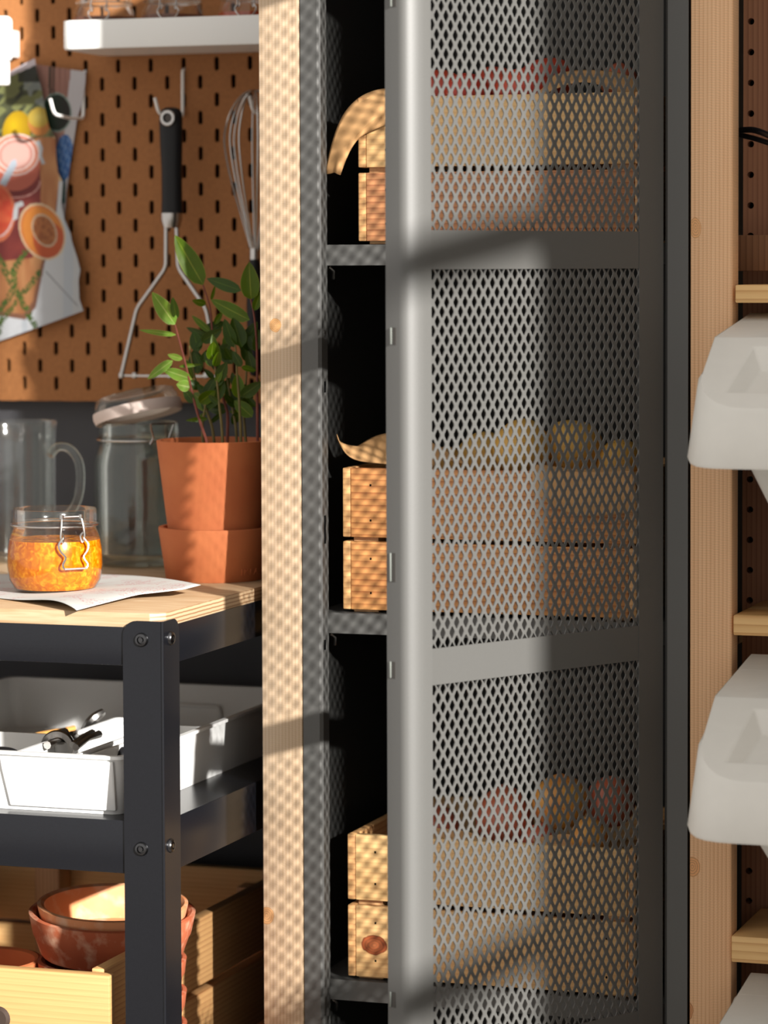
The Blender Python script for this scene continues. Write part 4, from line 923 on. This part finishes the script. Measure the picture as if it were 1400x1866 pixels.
for i, (x, m, l) in enumerate(((193, M_SPICE, 'small glass jar of brown spice at the left of the pegboard shelf'), (318, M_SPICE, 'small glass jar of brown spice in the middle of the pegboard shelf'), (458, M_ORJ, 'small jar of orange preserve at the right of the pegboard shelf'))):
    xx = atY(x, 20, 3.21).x; clip_jar(l, (xx, 3.205, zt0 + .0032), .74, m, .55, (.25, -.97, 0), 'jars on the pegboard shelf')
# white clip at the left edge
x1c = atY(15, 60, 3.18).x; z1 = atY(10, 28, 3.18).z; z2 = atY(10, 112, 3.18).z; z3_ = atY(10, 155, 3.18).z
wc = root('white_holder', 'white plastic holder on the pegboard at the left picture edge', 'holder', (x1c - .03, 3.20, z3_))
bx(x1c - .06, x1c, 3.18, 3.196, z2, z1).build('body', M_WHITE, wc, bevel=.0065, segs=4)
bx(x1c - .05, x1c - .03, 3.196, YW - .001, z2 + .01, z1 - .01).build('stem', M_WHITE, wc, bevel=.002)
bx(x1c - .056, x1c - .004, 3.184, 3.194, z3_, z2 + .006).build('lower_lip', M_WHITE, wc, bevel=.003, segs=3)
# hooks
def hook(label, vx, vy0, vy1, length, tip=.017):
    top = atY(vx, vy0, YW - .003); bot = atY(vx, vy1, YW - .003)
    o = MB().tube(roundpath([top + Vector((0, .008, .002)), top, bot, bot + Vector((-.002, -length * .5, -.001)), bot + Vector((-.006, -length, .002)), bot + Vector((-.008, -length - .006, .002 + tip))], .007), .0019, 8).build('peg_hook', M_WHITEM, None, smooth=True, base=bot)
    return tag(o, label, 'hook', 'white wire hooks on the pegboard'), bot
hook('white wire hook over the torn magazine pages', 152, 132, 216, .066)
h2, hb2 = hook('white wire hook carrying the potato masher', 333, 128, 214, .055)
h3, hb3 = hook('white wire hook carrying the whisk', 497, 128, 210, .045)
# masher
YM = YW - .046
ms = root('potato_masher', 'potato masher with black handle hanging on the pegboard', 'masher', atY(312, 415, YM))
def mp_(x, y, dy=0): return atY(x, y, YM + dy)
Hs = [(311, 196, 9), (311.5, 199, 17), (311.5, 206, 22), (311.5, 225, 23), (312, 260, 22), (313, 310, 20), (313.5, 360, 20), (313.5, 389, 21)]
hm = MB(); nseg = 20; rings = []
for (x, y, hw) in Hs:
    cc = mp_(x, y); rx = hw / 1.68 / 1000 ; ry = min(rx, .0085)
    rings.append([cc + Vector((rx * math.cos(2 * math.pi * k / nseg), ry * math.sin(2 * math.pi * k / nseg), 0)) for k in range(nseg)])
for r in rings: hm.v += r
for i in range(len(rings) - 1): hm.f += [(i * nseg + k, i * nseg + (k + 1) % nseg, (i + 1) * nseg + (k + 1) % nseg, (i + 1) * nseg + k) for k in range(nseg)]
hm.f += [tuple(range(nseg)), tuple(range((len(rings) - 1) * nseg, len(rings) * nseg))]
hd_ = hm.build('handle', M_BLKPL, ms, smooth=True)
gc = mp_(306, 215, -.0095); MB().lathe([(.0055, -.0012), (.0088, -.0012), (.0092, .001), (.0082, .002), (.0055, .002)], gc, 32, Vector((0, -1, 0)).to_track_quat('Z', 'Y').to_matrix(), closed=True).build('hanging_ring', M_STEEL, hd_, smooth=True)
MB().lathe([(0, 0), (.0046, 0), (.0046, .0008), (0, .0008)], gc + Vector((.001, 0, 0)), 24, Vector((0, -1, 0)).to_track_quat('Z', 'Y').to_matrix()).build('hole', plain('hole_dark', (.05, .04, .035), .6), hd_)
fe = mp_(312.5, 402); zt_ = mp_(313, 389).z; zb2 = mp_(312, 415).z
MB().lathe([(0, zt_ - fe.z + .0004), (.0122, zt_ - fe.z + .0004), (.0122, .001), (.0095, zb2 - fe.z), (0, zb2 - fe.z)], fe, 28).build('ferrule', M_STEEL, ms, smooth=True)
MB().tube(roundpath([mp_(303, 410), mp_(303, 488), mp_(250, 562), mp_(222, 682)], .007, 6), .0027, 10).build('rod', M_STEEL, ms, smooth=True)
MB().tube(roundpath([mp_(322, 410), mp_(325, 488), mp_(376, 562), mp_(400, 682)], .007, 6), .0027, 10).build('rod', M_STEEL, ms, smooth=True)
pc = mp_(311, 685); pr = (mp_(400, 685) - mp_(222, 685)).length / 2
plate = MB().lathe([(pr * .62, -.001), (pr, -.001), (pr + .001, 0), (pr, .001), (pr * .62, .001)], pc, 40, Matrix.Scale(.10, 3, Vector((0, 1, 0))), closed=True)
for k in range(0): 
    yy = k * pr * .13; hw = pr * .7 * math.sqrt(max(.05, 1 - (yy / (pr * .62)) ** 2)); plate.box(pc.x - hw, pc.x + hw, pc.y + yy - .002, pc.y + yy + .002, pc.z - .001, pc.z + .001)
[plate.lathe([(0, .004), (.0032, .003), (.004, 0), (.0032, -.003), (0, -.004)], mp_(x_, 684), 12) for x_ in (222, 246, 281, 311, 341, 376, 400)]
plate.build('mashing_plate', M_STEEL, ms, smooth=True)
# whisk
YK = YW - .038
wk = root('balloon_whisk', 'wire balloon whisk hanging head up on the pegboard', 'whisk', atY(464, 690, YK))
cxw = 465
prf = [(0, 165), (22, 172), (43, 200), (56, 245), (52, 290), (38, 350), (20, 410), (7, 456)]
zc_ = [atY(cxw, y, YK) for _, y in prf]
for k in range(5):
    an = math.pi * k / 5 + .15; dv = Vector((math.cos(an), math.sin(an), 0)); f_ = 1.0 if k % 2 == 0 else .86
    half = []
    for (r, y) in prf:
        cc = atY(cxw, y, YK); half.append(cc + dv * (r / 1.62 / 1000) * f_)
    other = [2 * atY(cxw, y, YK) - h for (r, y), h in zip(prf, half)]
    path = smoothpath(half[::-1] + other[1:], 4)
    MB().tube(path, .00105, 6).build('wire', M_STEEL, wk, smooth=True)
fa = atY(464, 452, YK); fb_ = atY(464, 473, YK)
MB().lathe([(0, 0), (.0052, 0), (.0056, -.001), (.0056, fb_.z - fa.z), (0, fb_.z - fa.z)], fa, 24).build('ferrule', M_STEEL, wk, smooth=True)
ga = atY(463, 690, YK)
MB().lathe([(0, 0), (.0056, 0), (.0085, -.02), (.0092, -.05), (.0088, -.09), (.008, -.12), (.005, -.128), (0, -.13)], fb_, 24).build('handle', M_BLKPL, wk, smooth=True)

# ------------------------------------------------------------------ torn magazine pages (flat print in vertex colours)
def ell(x, y, cx_, cy_, rx, ry, rot=0):
    c_, s_ = math.cos(rot), math.sin(rot); dx, dy = x - cx_, y - cy_; u = (dx * c_ + dy * s_) / rx; v = (-dx * s_ + dy * c_) / ry
    return math.sqrt(u * u + v * v)
def mixc(a, b, t): t = max(0, min(1, t)); return tuple(p * (1 - t) + q * t for p, q in zip(a, b))
def hsh(x, y): return (math.sin(x * 12.9898 + y * 78.233) * 43758.5453) % 1
def vn(x, y):
    i, j = math.floor(x), math.floor(y); f, g = x - i, y - j; f = f * f * (3 - 2 * f); g = g * g * (3 - 2 * g)
    return (hsh(i, j) * (1 - f) + hsh(i + 1, j) * f) * (1 - g) + (hsh(i, j + 1) * (1 - f) + hsh(i + 1, j + 1) * f) * g
def poly_in(x, y, P):
    ins = False; n = len(P)
    for i in range(n):
        (xa, ya), (xb, yb) = P[i], P[i - 1]
        if (ya > y) != (yb > y) and x < (xb - xa) * (y - ya) / (yb - ya) + xa: ins = not ins
    return ins
def print_front(x, y):
    col = mixc((222, 226, 232), (196, 198, 200), (x - 60) / 80)                      # white planks below
    if vn(x * .09, 2) > .72: col = mixc(col, (176, 188, 202), .4)
    bd = [(-80, 250), (70, 235), (107, 255), (110, 330), (104, 400), (82, 480), (66, 560), (46, 583), (30, 580), (-80, 562)]
    if y < 330 and x < 125: col = mixc((200, 150, 96), (224, 196, 150), vn(x * .1, y * .02))
    if poly_in(x, y, bd): col = mixc((206, 150, 100), (176, 112, 70), vn(x * .12 + 5, y * .03))
    bd2 = [(-80, 250), (70, 235), (107, 255), (110, 330), (100, 400), (76, 480), (60, 550), (42, 573), (-80, 556)]
    if poly_in(x, y, bd) and not poly_in(x, y, bd2): col = (140, 96, 74)
    if y < 250: col = mixc((96, 100, 66), (40, 44, 34), vn(x * .08, y * .06))          # herbs
    if y < 250 and vn(x * .10 + y * .10, y * .05 - x * .02) > .55: col = mixc(col, (136, 140, 86), .8)
    if y < 215 and x > 45 and vn(x * .07 + 9, y * .07) > .5: col = mixc(col, (150, 158, 160), .75)
    if y < 150 and x > 35: col = mixc(col, (28, 30, 26), .75)
    if ell(x, y, 32, 238, 26, 36, .2) < 1: col = mixc((212, 176, 10), (160, 124, 4), ell(x, y, 26, 228, 26, 36) * .8)
    if ell(x, y, 74, 222, 21, 26) < 1: col = (196, 126, 60)
    if ell(x, y, 73, 214, 20, 18, -.3) < 1: col = mixc((206, 186, 96), (190, 160, 60), ell(x, y, 73, 214, 20, 18, -.3))
    # big jar of pink preserve
    if poly_in(x, y, [(-40, 300), (72, 290), (76, 330), (74, 400), (60, 470), (-40, 480)]): col = mixc((150, 66, 56), (112, 44, 44), vn(x * .06, y * .04))
    if ell(x, y, 28, 300, 46, 48) < 1: col = (196, 104, 84)
    for rr_, cc_ in ((1.0, (226, 206, 200)), (.93, (206, 126, 100)), (.80, (228, 200, 192)), (.72, (196, 140, 128)), (.60, (214, 170, 160))):
        if ell(x, y, 30, 282, 44 * rr_, 38 * rr_, -.2) < 1: col = cc_
    if abs(ell(x, y, 30, 330, 44, 30) - 1) < .03 and y > 330: col = (214, 160, 150)
    if poly_in(x, y, [(66, 258), (74, 256), (80, 270), (78, 284), (84, 298), (78, 300), (72, 284), (74, 270)]): col = (186, 192, 198)
    if poly_in(x, y, [(-6, 345), (22, 292), (31, 290), (32, 300), (12, 338), (-4, 356)]): col = (176, 186, 198)
    # second small jar
    e_ = ell(x, y, -6, 388, 34, 54)
    if e_ < 1.0: col = (216, 120, 84)
    if e_ < .88: col = mixc((206, 70, 48), (226, 110, 70), vn(x * .12, y * .1))
    if 1.0 < ell(x, y, -6, 372, 32, 58) < 1.07 and y > 380: col = (226, 200, 196)
    if poly_in(x, y, [(28, 370), (42, 366), (44, 374), (34, 378), (32, 398), (24, 402), (24, 388)]): col = (206, 210, 214)
    # lid of jar
    for rr_, cc_ in ((1.08, (222, 196, 160)), (1.0, (216, 128, 66)), (.90, (224, 140, 60)),):
        if ell(x, y, 78, 422, 38 * rr_, 50 * rr_, -.45) < 1: col = cc_
    if ell(x, y, 92, 440, 30, 40, -.45) < 1 and ell(x, y, 78, 422, 38, 50, -.45) < 1: col = mixc(col, (184, 70, 44), .7)
    if ell(x, y, 82, 420, 22, 32, -.45) < 1: col = (206, 176, 146)
    if ell(x, y, 82, 420, 19, 28, -.45) < 1: col = mixc((186, 120, 70), (140, 76, 40), vn(x * .2, y * .15))
    # rosemary sprigs
    if y > 455 and x < 75:
        s1 = abs((x + (y - 500) * .35 - 28 + 5 * math.sin(y * .08))); s2 = abs(x - y * .55 + 262); s3 = abs(x + y * .8 - 470)
        if min(s1, s2, s3) < 4 + 5 * vn(x * .4, y * .4) and vn(x * .35, y * .35) > .35: col = mixc((92, 120, 44), (60, 84, 36), vn(x * .3, y * .3))
    if abs((x - 84) * .94 - (y - 495) * .93) < 1.3 and 84 < x < 146 and y > 492: col = (140, 142, 142)
    if y < 118 + (70 - x) * .42 and x > 14: col = (226, 216, 224)
    return col
def print_back(x, y):
    edge = 158 - (y - 130) * .11 if y < 300 else 140
    if x > edge - 28: col = (214, 210, 214)
    else: col = mixc((196, 150, 136), (150, 104, 92), vn(x * .2, y * .03))
    if ell(x, y, 104, 205, 25, 33) < 1: col = mixc((22, 58, 34), (40, 34, 30), (x - 84) / 40)
    if 1.0 < ell(x, y, 104, 205, 25, 33) < 1.09: col = (150, 170, 160)
    if y < 172 and 88 < x < 100 and abs(x - 92) < 2.2 or (y < 172 and abs(x - 98.5) < 1.5): col = (62, 56, 44)
    if ell(x, y, 117, 287, 17, 42, .06) < 1:
        col = (72, 120, 186)
        if (x + y * .4) % 9 < 2 or (x * .5 - y * .8) % 12 < 2.2: col = (126, 160, 212)
        if (x - y * .3) % 14 < 3: col = mixc(col, (40, 76, 140), .6)
    if 325 < y < 372 and abs(x - (116 + (y - 330) * .02)) < 3: col = (30, 92, 84) if y > 335 else (70, 120, 160)
    return col
M_PRINT = vcol('magazine_print')
def interp(tab, y):
    if y <= tab[0][1]: return tab[0][0]
    for (xa, ya), (xb, yb) in zip(tab, tab[1:]):
        if y <= yb: return xa + (xb - xa) * (y - ya) / (yb - ya)
    return tab[-1][0]
def page(name, label, top, bottom, left, right, d, painter, nu, nv, bulge):
    """rows run between the left and right edge tables; top/bottom give y as linear functions of x"""
    mb = MB(); cols_ = []
    for j in range(nv + 1):
        for i in range(nu + 1):
            u, v = i / nu, j / nv
            yl = top(0) * (1 - v) + bottom(0) * v
            x = None
            xm = 60; y = yl
            for _ in range(3):
                xr2 = interp(right, y); xm = left + (xr2 - left) * u
                y = top(xm) * (1 - v) + bottom(xm) * v
            p = atY(xm, y, d); p.y -= bulge * (u ** 3) * (.4 + .6 * v) + .0012 * math.sin(5 * v + 2 * u) + .0005
            mb.v.append(p); cols_.append(painter(xm, y))
    mb.f = [(j * (nu + 1) + i, j * (nu + 1) + i + 1, (j + 1) * (nu + 1) + i + 1, (j + 1) * (nu + 1) + i) for j in range(nv) for i in range(nu)]
    base = sum(mb.v, Vector()) / len(mb.v)
    me = bpy.data.meshes.new(name); me.from_pydata([tuple(p - base) for p in mb.v], [], mb.f); me.shade_smooth()
    at = me.color_attributes.new('print', 'FLOAT_COLOR', 'POINT')
    for k, cc_ in enumerate(cols_): at.data[k].color = (*[q * .60 for q in lin(*cc_)], 1)
    o = bpy.data.objects.new(name, me); COL.objects.link(o); o.location = base; me.materials.append(M_PRINT)
    return tag(o, label, 'page')
page('magazine_page', 'torn magazine page picturing jars of preserve, pinned in front', lambda x: 133 - (x - 15) * .52 if x < 66 else 107 + (x - 66) * .9, lambda x: 621 - x * .35, -60,
     [(66, 107), (70, 130), (78, 160), (85, 200), (92, 233), (103, 250), (105, 290), (108, 315), (117, 332), (114, 372), (120, 400), (131, 425), (134, 440), (144, 470), (150, 492), (147, 510), (149, 545), (157, 567), (157, 640)], YW - .009, print_front, 150, 330, .006)
page('magazine_page', 'magazine page with a blue checked cloth peeping out behind the front page', lambda x: 118 + (x - 72) * .15, lambda x: 396, 66,
     [(158, 120), (157, 150), (150, 190), (141, 215), (134, 260), (128, 300), (122, 350), (119, 400)], YW - .0045, print_back, 60, 170, .001)

# ================================================================== white bins in the right bay
def bin_(label, yb_px, zfoot, yfront):
    """tilting lid bin: apron, sloping lid with a finger recess, flat rear lid, tapered body"""
    rc = .046; pz = atY(1253, yb_px, yfront + rc * .8); x0 = pz.x; z0 = atY(1330, yb_px + 5, yfront).z; Wd = .36; x1 = x0 + Wd
    b_ = root('storage_bin', label, 'bin', (x0 + Wd / 2, yfront + .15, z0), 'white lidded bins on the right shelves')
    def loop(e, z, yf, yb, k=6, r=rc):
        X0, X1, Y0, Y1 = x0 - e, x1 + e, yf - e, yb; out = []
        for (cx_, cy_, a0, r2) in ((X1 - r, Y0 + r, -90, r), (X1 - .004, Y1 - .004, 0, .004), (X0 + .004, Y1 - .004, 90, .004), (X0 + r, Y0 + r, 180, r)):
            for i in range(k + 1):
                an = math.radians(a0 + 90 * i / k); out.append(Vector((cx_ + r2 * math.cos(an), cy_ + r2 * math.sin(an), z)))
        return out
    yh = yfront + .105; zap = z0 + .0535; zh = zap + .060
    # apron ring (open below)
    L = [loop(-.004, z0 + .001, yfront, yh + .10), loop(.0, z0, yfront, yh + .10), loop(.0008, z0 + .003, yfront, yh + .10), loop(-.0065, zap - .003, yfront, yh + .10), loop(-.009, zap, yfront, yh + .10)]
    for q_ in (0, 1, 2):
        for p_ in L[q_]: p_.z += .010 * min(1, max(0, p_.y - yfront) / rc) ** 2
    for q_, dz_ in ((3, .003), (4, 0)):
        for p_ in L[q_]: p_.z = zap - dz_ + max(0, min(yh, p_.y) - (yfront + .009)) / (yh - yfront - .009) * (zh - zap) + max(0, p_.y - yh) * .125
    mb = MB(); n = len(L[0])
    for l in L: mb.v += l
    for i in range(len(L) - 1): mb.f += [(i * n + k, i * n + (k + 1) % n, (i + 1) * n + (k + 1) % n, (i + 1) * n + k) for k in range(n)]
    mb.build('lid_apron', M_BIN, b_, smooth=True)
    # sloping front lid: surface from apron edge up to hinge line, with recess
    e = .009
    fl_ = [p for p in loop(-e, zap, yfront, yh)]
    def zs_(y): return zap + (y - (yfront + e)) / (yh - yfront - e) * (zh - zap)
    out = []
    k = 6
    arcL = [Vector((x0 + e + rc - rc * math.sin(math.radians(90 * i / k)), 0, 0)) for i in range(k + 1)]
    P = []
    for i in range(k + 1):
        an = math.radians(180 + 90 * i / k); P.append((x0 + e + rc + rc * math.cos(an), yfront + e + rc + rc * math.sin(an)))
    for i in range(k + 1):
        an = math.radians(270 + 90 * i / k); P.append((x1 - e - rc + rc * math.cos(an), yfront + e + rc + rc * math.sin(an)))
    inset = .0
    rx0, rx1, ry0, ry1 = x0 + .046, x1 - .046, yfront + .030, yh - .012
    hx0, hx1 = x0 + .048, x1 - .048
    lid_ = MB()
    ring_o = [Vector((x, y, zs_(y))) for x, y in P] + [Vector((x1 - e - inset, yh, zh)), Vector((x0 + e + inset, yh, zh))]
    ring_o[0].x = x0 + e; 
    # recess rim (trapezoid) and floor
    rim = [Vector((rx0 - .010, ry0, zs_(ry0))), Vector((rx1 + .010, ry0, zs_(ry0))), Vector((hx1, ry1, zs_(ry1))), Vector((hx0, ry1, zs_(ry1)))]
    flo = [Vector((rx0 + .004, ry0 + .006, zs_(ry0) - .004)), Vector((rx1 - .004, ry0 + .006, zs_(ry0) - .004)), Vector((hx1 - .010, ry1 - .014, zs_(ry1) - .022)), Vector((hx0 + .010, ry1 - .014, zs_(ry1) - .022))]
    no = len(ring_o); vs = ring_o + rim + flo; o0, o1 = no, no + 4
    iL = list(range(0, k + 1)); iR = list(range(k + 1, 2 * k + 2)); tR, tL = 2 * k + 2, 2 * k + 3
    fs = [(iL[j], iL[j + 1], o0) for j in range(k)] + [(iL[k], iR[0], o0 + 1, o0)] + [(iR[j], iR[j + 1], o0 + 1) for j in range(k)] + [(iR[k], tR, o0 + 2, o0 + 1), (tR, tL, o0 + 3, o0 + 2), (tL, iL[0], o0, o0 + 3)]
    fs += [(o0 + i, o0 + (i + 1) % 4, o1 + (i + 1) % 4, o1 + i) for i in range(4)] + [(o1, o1 + 1, o1 + 2, o1 + 3)]
    # skirt sides joining the slope to the apron
    vs2 = [Vector((x0 + e, yh + .09, zap)), Vector((x1 - e, yh + .09, zap)), Vector((x0 + e + inset, yh + .16, zh + .020)), Vector((x1 - e - inset, yh + .16, zh + .020))]
    q0 = len(vs); vs += vs2
    fs += [(iL[0], tL, q0 + 2, q0), (iR[k], q0 + 1, q0 + 3, tR)]
    lid_.add(vs, fs); lo = lid_.build('front_lid', M_BIN, b_, bevel=.0)
    lo.data.shade_smooth(); lo.data.set_sharp_from_angle(angle=math.radians(28))
    md = lo.modifiers.new('round', 'BEVEL'); md.width = .0016; md.segments = 3; md.limit_method = 'ANGLE'; md.angle_limit = math.radians(20)
    # rear lid
    rl = MB(); yr = yh + .16
    rl.hexa([(x0 + e + inset, yh + .0012, zh - .004), (x1 - e - inset, yh + .0012, zh - .004), (x1 - e - inset, yr, zh + .016), (x0 + e + inset, yr, zh + .016), (x0 + e + inset, yh + .0012, zh), (x1 - e - inset, yh + .0012, zh), (x1 - e - inset, yr, zh + .020), (x0 + e + inset, yr, zh + .020)])
    rl.build('rear_lid', M_BIN, b_, bevel=.0008)
    bx(x0 + .066, x0 + .105, yh - .006, yh + .008, zh - .002, zh + .007).build('hinge', M_BIN, b_, bevel=.002)
    bx(x1 - .105, x1 - .066, yh - .006, yh + .008, zh - .002, zh + .007).build('hinge', M_BIN, b_, bevel=.002)
    # body
    ty0 = yfront + .05; tx = atY(1341, yb_px, ty0).x
    bo = MB(); zb0 = zfoot
    bo.hexa([(tx + .052, ty0 + .15, zb0), (x1 - .08, ty0 + .15, zb0), (x1 - .08, ty0 + .25, zb0), (tx + .052, ty0 + .25, zb0), (tx, ty0, z0 + .02), (x1 - .03, ty0, z0 + .02), (x1 - .03, ty0 + .27, z0 + .02), (tx, ty0 + .27, z0 + .02)])
    bo.build('body', M_BIN, b_, bevel=.008, segs=4)
    return b_
bin_('upper white plastic lidded bin in front of the right upright', 850, CZ - .3310, 2.70)
bin_('middle white plastic lidded bin, the largest in view at right', 1532, CZ - .6390, 2.66)
bin_('lowest white bin, only its lid top showing at bottom right', 2165, CZ - .98, 2.66)
# black metal rod hook above the bins
pth = roundpath([atY(1350, 237, 2.99), atY(1372, 236, 2.96), atY(1386, 240, 2.94), atY(1425, 256, 2.90)], .015)
o = MB().tube(pth, .0030, 10); o.tube(roundpath([atY(1350, 246, 3.0), atY(1375, 252, 2.96), atY(1425, 268, 2.90)], .01), .0026, 10)
tag(o.build('black_bracket', M_BLACK, None, smooth=True, base=atY(1385, 245, 2.95)), 'black bent metal bracket in front of the perforated board', 'bracket')
